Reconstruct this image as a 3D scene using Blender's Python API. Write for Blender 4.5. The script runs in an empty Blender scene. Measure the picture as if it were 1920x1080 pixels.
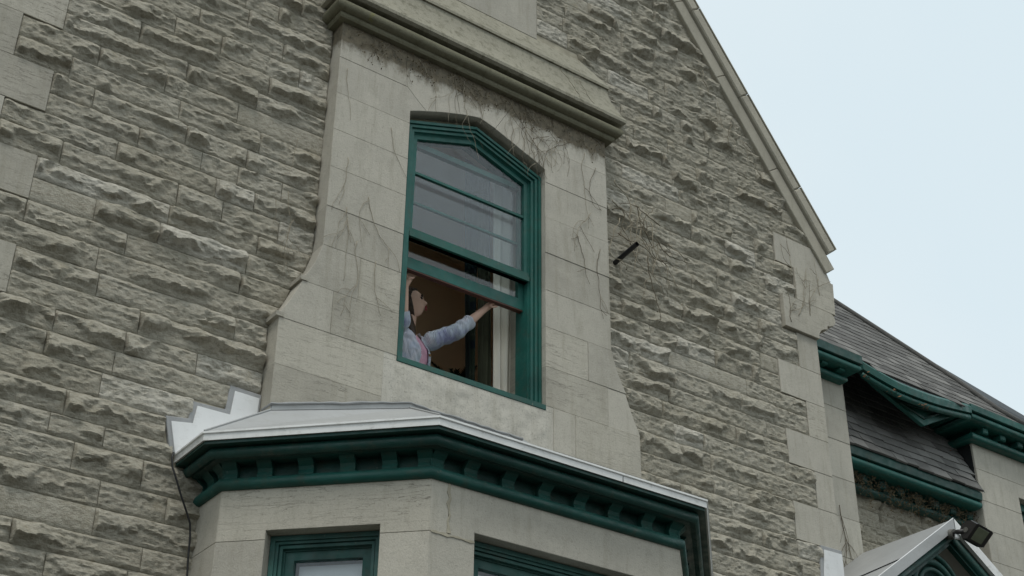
import bpy, bmesh, math, random
import numpy as np
from mathutils import Matrix, Vector, Quaternion
random.seed(7)
RNG = np.random.default_rng(7)
SC = bpy.context.scene
COL = SC.collection
R = math.radians

# ------------------------------------------------------------------ camera, sky, sun, exposure
CAM = Vector((0.0, -7.2, 1.6))
YAW, PIT, ROL, LENS = R(35.70647), R(31.00032), R(0.54569), 50.2191
fw = Vector((math.sin(YAW) * math.cos(PIT), math.cos(YAW) * math.cos(PIT), math.sin(PIT)))
r0 = Vector((math.cos(YAW), -math.sin(YAW), 0)); u0 = r0.cross(fw)
rt = r0 * math.cos(ROL) + u0 * math.sin(ROL); up = -r0 * math.sin(ROL) + u0 * math.cos(ROL)
cd = bpy.data.cameras.new('camera'); cam = bpy.data.objects.new('camera', cd); COL.objects.link(cam)
cd.lens = LENS; cd.sensor_width = 36; cd.clip_start = 0.05; cd.clip_end = 3000
cam.matrix_world = Matrix(((rt.x, up.x, -fw.x, CAM.x), (rt.y, up.y, -fw.y, CAM.y), (rt.z, up.z, -fw.z, CAM.z), (0, 0, 0, 1)))
SC.camera = cam
SUN_EL, SUN_DIR = R(63), Vector((-0.50, -0.62, 0)).normalized()
w = bpy.data.worlds.new('World'); SC.world = w; w.use_nodes = True
nt = w.node_tree; nt.nodes.clear()
sky = nt.nodes.new('ShaderNodeTexSky'); sky.sky_type = 'NISHITA'; sky.sun_disc = False
sky.sun_elevation = SUN_EL; sky.sun_rotation = math.atan2(SUN_DIR.x, SUN_DIR.y)
sky.air_density = 1.0; sky.dust_density = 4.0; sky.ozone_density = 1.0
sc1 = nt.nodes.new('ShaderNodeVectorMath'); sc1.operation = 'SCALE'; sc1.inputs['Scale'].default_value = 0.10
nt.links.new(sky.outputs[0], sc1.inputs[0])
tc = nt.nodes.new('ShaderNodeTexCoord'); nz = nt.nodes.new('ShaderNodeTexNoise')
nz.inputs['Scale'].default_value = 1.6; nz.inputs['Detail'].default_value = 4
nt.links.new(tc.outputs['Generated'], nz.inputs['Vector'])
cr = nt.nodes.new('ShaderNodeValToRGB')       # thin bright overcast
cr.color_ramp.elements[0].position = 0.35; cr.color_ramp.elements[0].color = (0.785, 0.91, 0.965, 1)
cr.color_ramp.elements[1].position = 0.65; cr.color_ramp.elements[1].color = (0.89, 0.97, 0.99, 1)
nt.links.new(nz.outputs['Fac'], cr.inputs[0])
mx = nt.nodes.new('ShaderNodeMix'); mx.data_type = 'RGBA'; mx.inputs[0].default_value = 0.88
nt.links.new(sc1.outputs[0], mx.inputs[6]); nt.links.new(cr.outputs[0], mx.inputs[7])
bg = nt.nodes.new('ShaderNodeBackground'); bg.inputs[1].default_value = 1.0
ow = nt.nodes.new('ShaderNodeOutputWorld')
nt.links.new(mx.outputs[2], bg.inputs[0]); nt.links.new(bg.outputs[0], ow.inputs[0])
sl = bpy.data.lights.new('sun', 'SUN'); so = bpy.data.objects.new('sun', sl); COL.objects.link(so)
sl.energy = 1.5; sl.angle = R(18); sl.color = (1.0, 0.97, 0.92)
sd = Vector((SUN_DIR.x * math.cos(SUN_EL), SUN_DIR.y * math.cos(SUN_EL), math.sin(SUN_EL)))
so.rotation_euler = sd.to_track_quat('Z', 'Y').to_euler(); so.location = (-4, -10, 18)
SC.view_settings.view_transform = 'Standard'; SC.view_settings.look = 'None'
SC.view_settings.exposure = 0.0; SC.view_settings.gamma = 1.0; SC.view_settings.use_curve_mapping = False

# ------------------------------------------------------------------ materials
class NM:
    def __init__(s, name, rough=0.8, spec=0.3, metal=0.0):
        s.m = bpy.data.materials.new(name); s.m.use_nodes = True; s.t = s.m.node_tree
        s.b = s.t.nodes['Principled BSDF']
        s.b.inputs['Roughness'].default_value = rough; s.b.inputs['Specular IOR Level'].default_value = spec
        s.b.inputs['Metallic'].default_value = metal
        s.co = s.n('ShaderNodeTexCoord').outputs['Object']
    def n(s, kind, **kw):
        n = s.t.nodes.new(kind)
        for k, v in kw.items(): setattr(n, k, v)
        return n
    def link(s, a, b): s.t.links.new(a, b)
    def vec(s, scale=(1, 1, 1), rot=(0, 0, 0)):
        mp = s.n('ShaderNodeMapping'); mp.inputs['Scale'].default_value = scale; mp.inputs['Rotation'].default_value = rot
        s.link(s.co, mp.inputs[0]); return mp.outputs[0]
    def noise(s, scale, detail=4, rough=0.55, stretch=(1, 1, 1), dist=0.0):
        n = s.n('ShaderNodeTexNoise'); n.inputs['Scale'].default_value = scale; n.inputs['Detail'].default_value = detail
        n.inputs['Roughness'].default_value = rough; n.inputs['Distortion'].default_value = dist
        s.link(s.vec(stretch), n.inputs['Vector']); return n.outputs['Fac']
    def ramp(s, fac, *stops):
        r = s.n('ShaderNodeValToRGB'); e = r.color_ramp.elements
        while len(e) < len(stops): e.new(0.5)
        for i, (p, c) in enumerate(stops):
            e[i].position = p; e[i].color = (c, c, c, 1) if isinstance(c, (int, float)) else (*c, 1)
        s.link(fac, r.inputs[0]); return r.outputs[0]
    def mix(s, fac, a, b, mode='MIX'):
        x = s.n('ShaderNodeMix', data_type='RGBA', blend_type=mode)
        for v, i in ((fac, 0), (a, 6), (b, 7)):
            if isinstance(v, (int, float)): x.inputs[i].default_value = v if i == 0 else (v, v, v, 1)
            elif isinstance(v, tuple): x.inputs[i].default_value = (*v, 1)
            else: s.link(v, x.inputs[i])
        return x.outputs[2]
    def math(s, op, a, b=0.5):
        x = s.n('ShaderNodeMath', operation=op)
        for v, i in ((a, 0), (b, 1)):
            if isinstance(v, (int, float)): x.inputs[i].default_value = v
            else: s.link(v, x.inputs[i])
        return x.outputs[0]
    def objrand(s): return s.n('ShaderNodeObjectInfo').outputs['Random']
    def attr(s, name): return s.n('ShaderNodeAttribute', attribute_name=name).outputs['Fac']
    def sepz(s):
        x = s.n('ShaderNodeSeparateXYZ'); s.link(s.co, x.inputs[0]); return x.outputs
    def bump(s, h, dist=0.004, strength=1.0):
        b = s.n('ShaderNodeBump'); b.inputs['Distance'].default_value = dist; b.inputs['Strength'].default_value = strength
        s.link(h, b.inputs['Height']); s.link(b.outputs[0], s.b.inputs['Normal'])
    def col(s, c):
        if isinstance(c, tuple): s.b.inputs['Base Color'].default_value = (*c, 1)
        else: s.link(c, s.b.inputs['Base Color'])
        return s

def stone_rock():
    k = NM('rock_faced_limestone', 0.92, 0.15)
    c = k.ramp(k.attr('tint'), (0.0, (0.375, 0.349, 0.285)), (0.5, (0.412, 0.386, 0.320)), (0.93, (0.450, 0.424, 0.356)), (1.0, (0.60, 0.575, 0.51)))
    c = k.mix(k.ramp(k.noise(2.3, 5), (0.35, 0.0), (0.75, 0.55)), c, (0.355, 0.322, 0.245))
    c = k.mix(k.ramp(k.noise(26, 6, 0.7, (1, 1, 2.6)), (0.34, 0.62), (0.56, 0.0)), c, (0.150, 0.133, 0.094), 'MIX')
    c = k.mix(k.ramp(k.noise(60, 4, 0.6), (0.55, 0.0), (0.75, 0.35)), c, (0.54, 0.51, 0.43))
    c = k.mix(k.ramp(k.noise(7, 3, 0.5), (0.62, 0.0), (0.72, 0.25)), c, (0.30, 0.255, 0.165))
    k.col(c)
    h = k.mix(0.5, k.noise(38, 7, 0.72, (1, 1, 1.8)), k.noise(130, 4, 0.6))
    k.bump(h, 0.016, 1.0); return k.m
def stone_smooth(name, base, lam=0.0, moss=0.0, stain=False, spots=0.4):
    k = NM(name, 0.9, 0.15)
    d = tuple(x * 0.80 for x in base); l = tuple(min(1, x * 1.14) for x in base)
    c = k.ramp(k.math('ADD', k.math('MULTIPLY', k.objrand(), 0.36), k.math('MULTIPLY', k.noise(3.0, 7, 0.65), 0.66)), (0.25, d), (0.5, base), (0.8, l))
    c = k.mix(k.ramp(k.noise(75, 5, 0.7), (0.32, spots), (0.46, 0.0)), c, tuple(x * 0.48 for x in base))
    c = k.mix(k.ramp(k.noise(5.0, 7, 0.72, (3.2, 1, 0.40)), (0.50, 0.0), (0.78, 0.50)), c, (0.23, 0.21, 0.155))
    c = k.mix(k.ramp(k.noise(7.0, 8, 0.75), (0.52, 0.0), (0.70, 0.40)), c, tuple(x * 0.72 for x in base))
    c = k.mix(k.ramp(k.noise(4.5, 6, 0.7, (1, 1, 1.4)), (0.58, 0.0), (0.72, 0.35)), c, tuple(min(1, x * 1.22) for x in base))
    cn = k.noise(1.5, 5, 0.55, (1.4, 1.4, 17.0), 0.35)                      # bedding cracks
    crack = k.ramp(k.math('ABSOLUTE', k.math('SUBTRACT', cn, 0.5)), (0.0, 1.0), (0.010, 0.0))
    cm = k.ramp(k.noise(1.1, 2), (0.42, 0.0), (0.58, 1.0))
    c = k.mix(k.math('MULTIPLY', k.math('MULTIPLY', crack, cm), 0.62 if lam else 0.0), c, (0.07, 0.062, 0.045))
    if moss:
        c = k.mix(k.ramp(k.noise(4.2, 6, 0.65), (0.28, 0.15), (0.66, moss)), c, (0.170, 0.172, 0.105))
        c = k.mix(k.ramp(k.noise(17, 6, 0.7), (0.50, 0.0), (0.68, 0.65)), c, (0.105, 0.098, 0.062))
        c = k.mix(k.ramp(k.noise(2.6, 4, 0.6), (0.69, 0.0), (0.75, 0.8)), c, (0.22, 0.21, 0.045))
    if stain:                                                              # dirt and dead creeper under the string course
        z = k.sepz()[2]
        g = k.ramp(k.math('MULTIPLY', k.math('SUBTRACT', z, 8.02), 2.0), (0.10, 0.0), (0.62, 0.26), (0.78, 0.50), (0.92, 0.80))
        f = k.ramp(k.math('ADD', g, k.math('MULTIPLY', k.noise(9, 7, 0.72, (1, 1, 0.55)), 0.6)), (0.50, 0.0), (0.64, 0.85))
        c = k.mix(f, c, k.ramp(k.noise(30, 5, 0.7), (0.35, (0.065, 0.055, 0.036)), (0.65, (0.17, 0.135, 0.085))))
    k.col(c)
    k.bump(k.mix(0.45, (k.math('ADD', k.noise(95, 6, 0.65), k.math('MULTIPLY', crack, -0.5)) if lam else k.noise(95, 6, 0.65)), k.noise(14, 5, 0.6)), 0.008, 0.7)
    return k.m
def green_paint(name, base, wear=0.5, dirt=0.5, rough=0.42):
    k = NM(name, rough, 0.4)
    c = k.ramp(k.noise(3.0, 5), (0.3, tuple(x * 0.68 for x in base)), (0.7, tuple(x * 1.25 for x in base)))
    c = k.mix(k.ramp(k.noise(38, 6, 0.75, (1, 1, 0.5)), (0.635, 0.0), (0.69, wear)), c, (0.21, 0.20, 0.16))
    c = k.mix(k.ramp(k.noise(11, 6, 0.7), (0.52, 0.0), (0.72, dirt)), c, (0.060, 0.062, 0.042))
    k.col(c); k.link(k.ramp(k.noise(15, 4), (0.3, rough - 0.1), (0.7, rough + 0.25)), k.b.inputs['Roughness'])
    k.bump(k.noise(45, 5, 0.6), 0.0025, 0.5); return k.m
def plain(name, c, rough=0.7, spec=0.3, var=0.15, scale=8, bump=0.001, metal=0.0):
    k = NM(name, rough, spec, metal)
    k.col(k.ramp(k.noise(scale, 5), (0.3, tuple(x * (1 - var) for x in c)), (0.7, tuple(min(1, x * (1 + var)) for x in c))))
    if bump: k.bump(k.noise(scale * 6, 4), bump, 0.6)
    return k.m
def metal_sheet(name, c, dirt=0.4):
    k = NM(name, 0.42, 0.4)
    a = k.ramp(k.noise(2.2, 4), (0.3, tuple(x * 0.9 for x in c)), (0.7, c))
    a = k.mix(k.ramp(k.noise(12, 6, 0.7, (1, 1, 2)), (0.55, 0.0), (0.78, dirt)), a, (0.24, 0.22, 0.17))
    a = k.mix(k.ramp(k.noise(3.5, 6, 0.7, (2.5, 2.5, .6)), (0.5, 0.0), (0.75, dirt * .7)), a, tuple(x * .62 for x in c)); k.col(a); k.bump(k.noise(4, 4), 0.012, 0.5); return k.m
def shingle_mat(name, base):
    k = NM(name, 0.85, 0.25)
    c = k.ramp(k.math('ADD', k.math('ADD', k.math('MULTIPLY', k.objrand(), 0.35), 0.12), k.math('MULTIPLY', k.attr('tint'), 0.50)), (0.05, tuple(x * 0.5 for x in base)), (0.55, base), (1.0, tuple(x * 1.75 for x in base)))
    c = k.mix(k.ramp(k.noise(9, 5, 0.7), (0.5, 0.0), (0.75, 0.35)), c, tuple(x * 1.9 for x in base))
    k.col(c); k.bump(k.noise(160, 4, 0.7), 0.003, 0.8); return k.m
def glass_mat():
    m = bpy.data.materials.new('window_glass'); m.use_nodes = True; t = m.node_tree; t.nodes.clear()
    o = t.nodes.new('ShaderNodeOutputMaterial'); mxs = t.nodes.new('ShaderNodeMixShader'); tr = t.nodes.new('ShaderNodeBsdfTransparent')
    gl = t.nodes.new('ShaderNodeBsdfGlossy'); gl.inputs['Roughness'].default_value = 0.03
    tr.inputs[0].default_value = (0.93, 0.95, 0.95, 1); gl.inputs[0].default_value = (0.95, 0.97, 1, 1)
    lw = t.nodes.new('ShaderNodeLayerWeight'); lw.inputs[0].default_value = 0.5
    pw = t.nodes.new('ShaderNodeMath'); pw.operation = 'POWER'; pw.inputs[1].default_value = 5; t.links.new(lw.outputs['Facing'], pw.inputs[0])
    fr = t.nodes.new('ShaderNodeMath'); fr.operation = 'MULTIPLY_ADD'; fr.inputs[1].default_value = 0.955; fr.inputs[2].default_value = 0.045; t.links.new(pw.outputs[0], fr.inputs[0])
    nzz = t.nodes.new('ShaderNodeTexNoise'); nzz.inputs['Scale'].default_value = 2.2
    tcc = t.nodes.new('ShaderNodeTexCoord'); t.links.new(tcc.outputs['Object'], nzz.inputs['Vector'])
    bp = t.nodes.new('ShaderNodeBump'); bp.inputs['Distance'].default_value = 0.01; bp.inputs['Strength'].default_value = 0.25
    t.links.new(nzz.outputs['Fac'], bp.inputs['Height']); t.links.new(bp.outputs[0], gl.inputs['Normal'])
    t.links.new(fr.outputs[0], mxs.inputs[0]); t.links.new(tr.outputs[0], mxs.inputs[1]); t.links.new(gl.outputs[0], mxs.inputs[2])
    t.links.new(mxs.outputs[0], o.inputs[0]); return m
def plaid_mat():
    k = NM('plaid_curtain_cloth', 0.95, 0.1); z = k.sepz()
    def band(v, f, lo, hi): return k.ramp(k.math('FRACT', k.math('MULTIPLY', v, f), 0), (lo, 0.0), (lo + 0.03, 1.0), (hi, 1.0), (hi + 0.03, 0.0))
    c = k.mix(band(z[2], 3.1, 0.30, 0.52), (0.018, 0.026, 0.017), (0.007, 0.012, 0.016))
    c = k.mix(band(z[2], 3.1, 0.64, 0.68), c, (0.035, 0.040, 0.030)); c = k.mix(band(z[0], 9.0, 0.2, 0.5), c, (0.010, 0.014, 0.013))
    k.col(c); return k.m
def knit_mat():
    k = NM('knit_wool', 0.95, 0.1)
    c = k.ramp(k.noise(4.5, 4, 0.6, (1.3, 1.3, 0.8)), (0.34, (0.36, 0.37, 0.60)), (0.48, (0.60, 0.66, 0.74)), (0.62, (0.74, 0.73, 0.80)), (0.75, (0.50, 0.58, 0.72)))
    wv = k.n('ShaderNodeTexWave', wave_type='BANDS', bands_direction='X'); wv.inputs['Scale'].default_value = 38; wv.inputs['Distortion'].default_value = 5; wv.inputs['Detail'].default_value = 3
    k.link(k.vec((1, 1, 0.3)), wv.inputs['Vector'])
    c = k.mix(k.ramp(wv.outputs['Color'], (0.05, 0.35), (0.5, 0.0)), c, (0.24, 0.25, 0.36))
    k.col(c); k.bump(wv.outputs['Color'], 0.004, 0.8); return k.m

M = dict(
    rock=stone_rock(),
    dressed=stone_smooth('dressed_limestone', (0.432, 0.406, 0.346)),
    dressedL=stone_smooth('bedded_limestone', (0.430, 0.403, 0.339), lam=1.0),
    pier_top=stone_smooth('stained_limestone', (0.462, 0.434, 0.372), stain=True),
    cement=stone_smooth('cement_repair', (0.47, 0.447, 0.390), spots=0.75),
    mossy=stone_smooth('mossy_limestone', (0.325, 0.304, 0.248), moss=0.22, spots=0.6),
    mossy2=stone_smooth('dark_mossy_limestone', (0.190, 0.177, 0.130), moss=0.36, spots=0.7),
    coping=stone_smooth('coping_limestone', (0.39, 0.364, 0.298), spots=0.5),
    wingstone=stone_smooth('wing_limestone', (0.445, 0.422, 0.362)),
    mortar=plain('mortar', (0.375, 0.343, 0.268), 0.95, 0.1, 0.25, 12, 0.004),
    green=green_paint('green_paint', (0.012, 0.098, 0.080)),
    greenD=green_paint('dirty_green_paint', (0.009, 0.052, 0.042), 0.35, 0.6, 0.45),
    greenM=green_paint('cornice_green_paint', (0.011, 0.076, 0.062), 0.4, 0.5, 0.45),
    greenL=green_paint('worn_green_paint', (0.030, 0.100, 0.086), 0.5, 0.45, 0.5),
    greenS=green_paint('chipped_green_paint', (0.012, 0.082, 0.064), 0.95, 0.5),
    white=metal_sheet('white_metal', (0.72, 0.725, 0.72), 0.30),
    fascia=metal_sheet('metal_edge', (0.78, 0.78, 0.76), 0.6),
    roofmetal=metal_sheet('grey_metal_roof', (0.40, 0.405, 0.40), 0.35),
    sealant=plain('grey_sealant', (0.30, 0.305, 0.305), 0.6, 0.3, 0.12, 10, 0.004),
    shingle=shingle_mat('dark_shingle', (0.130, 0.128, 0.121)),
    shingle2=shingle_mat('grey_shingle', (0.125, 0.121, 0.113)),
    glass=glass_mat(),
    dark=plain('dark_slate_cladding', (0.018, 0.020, 0.021), 0.6, 0.3),
    black=plain('black_pipe', (0.008, 0.009, 0.012), 0.38, 0.5),
    cable=plain('black_cable', (0.012, 0.012, 0.012), 0.5, 0.4),
    lamp=plain('dark_bronze_metal', (0.022, 0.020, 0.019), 0.45, 0.5),
    lampgrey=plain('weathered_grey_metal', (0.13, 0.125, 0.11), 0.6, 0.4, 0.4, 30),
    lens=plain('lamp_lens', (0.16, 0.18, 0.12), 0.12, 0.6),
    wallpaint=plain('brown_wall_paint', (0.74, 0.51, 0.32), 0.9, 0.1, 0.06, 3),
    ceiling=plain('ceiling_paint', (0.5, 0.42, 0.34), 0.9, 0.1, 0.05, 3),
    floorw=plain('wood_floor', (0.36, 0.24, 0.15), 0.6, 0.3, 0.2, 5),
    plaid=plaid_mat(),
    sheer=plain('sheer_curtain', (0.76, 0.71, 0.62), 0.95, 0.1, 0.06, 5),
    drape=plain('olive_drape', (0.050, 0.052, 0.034), 0.95, 0.1, 0.2, 5),
    blind=plain('pale_blind', (0.78, 0.78, 0.80), 0.8, 0.2, 0.03, 3),
    trim=plain('brown_wood_trim', (0.085, 0.030, 0.018), 0.5, 0.4, 0.2, 10),
    linen=plain('pale_jamb_paint', (0.30, 0.28, 0.24), 0.6, 0.3, 0.2, 10),
    skin=plain('skin', (0.66, 0.43, 0.33), 0.5, 0.35, 0.08, 9, 0.0006),
    lips=plain('lips', (0.30, 0.055, 0.06), 0.4, 0.4, 0.05),
    eye=plain('eye', (0.05, 0.035, 0.03), 0.25, 0.5, 0.05),
    hair=plain('brown_hair', (0.045, 0.026, 0.014), 0.45, 0.4, 0.5, 45, 0.006),
    knit=knit_mat(),
    pink=plain('pink_satin', (0.60, 0.33, 0.43), 0.38, 0.4, 0.2, 14, 0.006),
    trousers=plain('dark_trousers', (0.02, 0.02, 0.03), 0.9, 0.1),
    button=plain('brass_button', (0.22, 0.13, 0.05), 0.35, 0.5),
    leafdark=plain('dark_frond', (0.016, 0.022, 0.010), 0.7, 0.3, 0.4, 20),
    pot=plain('clay_pot', (0.18, 0.08, 0.045), 0.8, 0.2),
    twig=plain('pale_twig', (0.30, 0.265, 0.20), 0.9, 0.1, 0.3, 30),
    twigd=plain('dark_twig', (0.13, 0.108, 0.075), 0.9, 0.1, 0.4, 30),
    deadleaf=plain('dead_leaf', (0.115, 0.092, 0.056), 0.9, 0.1, 0.5, 25),
    leafbrown=plain('brown_leaf', (0.24, 0.12, 0.065), 0.9, 0.1, 0.4, 25),
    ground=plain('asphalt', (0.060, 0.058, 0.050), 0.95, 0.15, 0.25, 2, 0.01),
)

# ------------------------------------------------------------------ object helpers
def thing(name, label, cat, loc=(0, 0, 0), group=None, kind=None):
    o = bpy.data.objects.new(name, None); COL.objects.link(o); o.location = loc; o.empty_display_size = 0.1
    o['label'] = label; o['category'] = cat
    if group: o['group'] = group
    if kind: o['kind'] = kind
    return o
def wloc(o):
    v = Vector(o.location)
    while o.parent: o = o.parent; v = v + Vector(o.location) + Vector(o.matrix_parent_inverse.translation) if False else v
    return v
def link(name, me, mat=None, parent=None, smooth=False, angle=None):
    o = bpy.data.objects.new(name, me); COL.objects.link(o)
    if mat is not None and not me.materials: me.materials.append(mat)
    if parent is not None:
        o.parent = parent
        if parent.type == 'EMPTY': o.matrix_parent_inverse = Matrix.Translation(-Vector(parent.location))
    if smooth:
        me.polygons.foreach_set('use_smooth', [True] * len(me.polygons))
        if angle is not None: me.set_sharp_from_angle(angle=R(angle))
    return o
class MB:
    def __init__(s): s.v = []; s.f = []
    def add(s, v, f):
        b = len(s.v); s.v += [tuple(p) for p in v]; s.f += [tuple(b + i for i in q) for q in f]; return s
    def box(s, x0, x1, y0, y1, z0, z1):
        v = [(x, y, z) for z in (z0, z1) for y in (y0, y1) for x in (x0, x1)]
        return s.add(v, [(0, 2, 3, 1), (4, 5, 7, 6), (0, 1, 5, 4), (2, 6, 7, 3), (0, 4, 6, 2), (1, 3, 7, 5)])
    def tube(s, pts, rad, n=8, caps=True):
        pts = [Vector(p) for p in pts]; rads = rad if isinstance(rad, (list, tuple)) else [rad] * len(pts)
        rings = []; ref = None
        for i, p in enumerate(pts):
            t = (pts[min(i + 1, len(pts) - 1)] - pts[max(i - 1, 0)]).normalized()
            if ref is None: ref = t.orthogonal().normalized()
            ref = (ref - t * ref.dot(t)).normalized(); b = t.cross(ref)
            rings.append([p + (ref * math.cos(2 * math.pi * k / n) + b * math.sin(2 * math.pi * k / n)) * rads[i] for k in range(n)])
        v = [q for r_ in rings for q in r_]; f = []
        for i in range(len(pts) - 1):
            for k in range(n): f.append((i * n + k, i * n + (k + 1) % n, (i + 1) * n + (k + 1) % n, (i + 1) * n + k))
        if caps: f.append(tuple(range(n - 1, -1, -1))); f.append(tuple((len(pts) - 1) * n + k for k in range(n)))
        return s.add(v, f)
    def prism(s, poly, fr, y0, y1, bev=0.0022, gap=0.0007):
        """poly: list of (s,z) counter-clockwise; fr(s, y, z) -> point; y0 front (towards the viewer), y1 back"""
        def inset(P, d):
            n = len(P); out = []
            for i in range(n):
                a, b, c = (Vector(P[(i + j) % n]) for j in (-1, 0, 1))
                e1 = (b - a).normalized(); e2 = (c - b).normalized(); n1 = Vector((-e1.y, e1.x)); n2 = Vector((-e2.y, e2.x))
                m = n1 + n2; den = 1 + n1.dot(n2)
                out.append(b + m * (d / max(den, 0.35)))
            return out
        A = inset(poly, gap); B = inset(poly, gap + bev); n = len(poly)
        v = [fr(p[0], y0, p[1]) for p in B] + [fr(p[0], y0 + bev, p[1]) for p in A] + [fr(p[0], y1, p[1]) for p in A]
        f = [tuple(range(n))]
        for L in (0, 1):
            for i in range(n): f.append((L * n + i, (L + 1) * n + i, (L + 1) * n + (i + 1) % n, L * n + (i + 1) % n))
        f.append(tuple(range(3 * n - 1, 2 * n - 1, -1)))
        return s.add(v, f)
    def sweep(s, path, prof, closed=True, ends=True):
        """path: plan polyline; prof: list of (outward offset, z). Outward is to the right of the walking direction."""
        P = [Vector(p) for p in path]; n = len(P); dirs = []
        for i in range(n):
            d1 = (P[i] - P[i - 1]).normalized() if i else None; d2 = (P[i + 1] - P[i]).normalized() if i < n - 1 else None
            d1 = d1 or d2; d2 = d2 or d1
            n1 = Vector((d1.y, -d1.x)); n2 = Vector((d2.y, -d2.x)); dirs.append((n1 + n2) / (1 + n1.dot(n2)))
        k = len(prof); v = [(P[i].x + dirs[i].x * o, P[i].y + dirs[i].y * o, z) for i in range(n) for (o, z) in prof]; f = []
        for i in range(n - 1):
            for j in range(k if closed else k - 1): f.append((i * k + j, (i + 1) * k + j, (i + 1) * k + (j + 1) % k, i * k + (j + 1) % k))
        if closed and ends: f.append(tuple(range(k - 1, -1, -1))); f.append(tuple((n - 1) * k + j for j in range(k)))
        return s.add(v, f)
    def mesh(s, name):
        me = bpy.data.meshes.new(name); me.from_pydata(s.v, [], s.f); me.validate(); me.update()
        bm = bmesh.new(); bm.from_mesh(me); bmesh.ops.recalc_face_normals(bm, faces=bm.faces); bm.to_mesh(me); bm.free(); return me
    def build(s, name, mat, parent=None, smooth=False, angle=None): return link(name, s.mesh(name), mat, parent, smooth, angle)
FR_FRONT = lambda sx, y, z: (sx, y, z)
def arc(cx, cz, r_, a0, a1, n=6): return [(cx + r_ * math.cos(R(a0 + (a1 - a0) * i / n)), cz + r_ * math.sin(R(a0 + (a1 - a0) * i / n))) for i in range(n + 1)]

# numpy value noise
_T = RNG.random((256, 256))
def vn(x, y, seed=0):
    xi = np.floor(x).astype(int); yi = np.floor(y).astype(int); fx = x - xi; fy = y - yi
    fx = fx * fx * fx * (fx * (fx * 6 - 15) + 10); fy = fy * fy * fy * (fy * (fy * 6 - 15) + 10)
    g = lambda a, b: _T[(a + seed * 37) % 256, (b + seed * 91) % 256]
    return ((g(xi, yi) * (1 - fx) + g(xi + 1, yi) * fx) * (1 - fy) + (g(xi, yi + 1) * (1 - fx) + g(xi + 1, yi + 1) * fx) * fy) * 2 - 1
def fbm(x, y, oct=4, seed=0, g=0.5):
    a = 1.0; t = 0; s_ = 0
    for i in range(oct): t = t + a * vn(x * 2 ** i, y * 2 ** i, seed + i); s_ += a; a *= g
    return t / s_

# ------------------------------------------------------------------ ground
gm = MB().add([(-400, -400, 0), (400, -400, 0), (400, 400, 0), (-400, 400, 0)], [(0, 1, 2, 3)])
g = gm.build('ground', M['ground']); g['kind'] = 'structure'; g['label'] = 'asphalt ground in front of the stone house'

# ------------------------------------------------------------------ the gabled stone house
HOUSE = thing('stone_house', 'grey stone gabled house with green arched window and bay below', 'house', (4.7, 0, 0))
LV = [3.44, 3.60, 3.76, 3.92, 4.08, 4.245, 4.385, 4.546, 4.705, 4.888, 5.02, 5.18, 5.339, 5.495, 5.64, 5.80, 5.958, 6.125, 6.28, 6.44,
      6.585, 6.756, 6.905, 7.06, 7.215, 7.385, 7.55, 7.70, 7.87, 8.039, 8.20, 8.36, 8.51, 8.675, 8.82, 8.99, 9.13, 9.29, 9.44, 9.61,
      9.76, 9.93, 10.08, 10.25, 10.40, 10.57, 10.73, 10.88, 11.05, 11.2]
XC = 4.761
def slope_x(z): return 8.622 - (z - 8.28) * 0.7178
PL = [(5.0, 3.30), (5.975, 3.30), (5.985, 3.285), (6.10, 3.355), (6.285, 3.435), (6.29, 3.425), (6.42, 3.50), (6.60, 3.555), (9.0, 3.555)]
PRr = [(5.0, 6.212), (5.975, 6.212), (5.985, 6.225), (6.10, 6.165), (6.285, 6.092), (6.29, 6.098), (6.42, 6.03), (6.60, 5.972), (9.0, 5.972)]
def interp(T, z): return float(np.interp(z, [a for a, b in T], [b for a, b in T]))
def pier_l(z): return 3.30 if z < 5.0 else interp(PL, z)
def pier_r(z): return 6.212 if z < 5.0 else interp(PRr, z)

# wall behind the stones (mortar in the joints); the window opening stays free
mb = MB()
def panel(x0, x1, z0, z1, y=-0.001): mb.add([(x0, y, z0), (x1, y, z0), (x1, y, z1), (x0, y, z1)], [(0, 1, 2, 3)])
panel(-2.0, 3.7, 0, 8.25); panel(5.85, 8.38, 0, 8.25); panel(3.7, 5.85, 0, 5.75); 
mb.add([(-2, -.001, 8.25), (3.7, -.001, 8.25), (3.7, -.001, 11.3), (-2, -.001, 11.3)], [(0, 1, 2, 3)])
mb.add([(3.7, -.001, 8.45), (5.85, -.001, 8.45), (5.85, -.001, 11.3), (3.7, -.001, 11.3)], [(0, 1, 2, 3)])
mb.add([(5.85, -.001, 8.25), (8.64, -.001, 8.25), (6.46, -.001, 11.3), (5.85, -.001, 11.3)], [(0, 1, 2, 3)])
mb.add([(8.38, .006, 0), (8.38, 7, 0), (8.38, 7, 8.25), (8.38, -.001, 8.25)], [(0, 1, 2, 3)])           # side wall
mb.add([(8.74, .15, 8.30), (8.74, 7, 8.30), (6.59, 7, 11.3), (6.59, .15, 11.3)], [(0, 1, 2, 3)])        # roof slope behind the coping
mb.add([(-2, .15, 11.3), (6.59, .15, 11.3), (6.59, 7, 11.3), (-2, 7, 11.3)], [(0, 1, 2, 3)])
mb.build('wall', M['mortar'], HOUSE)

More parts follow.
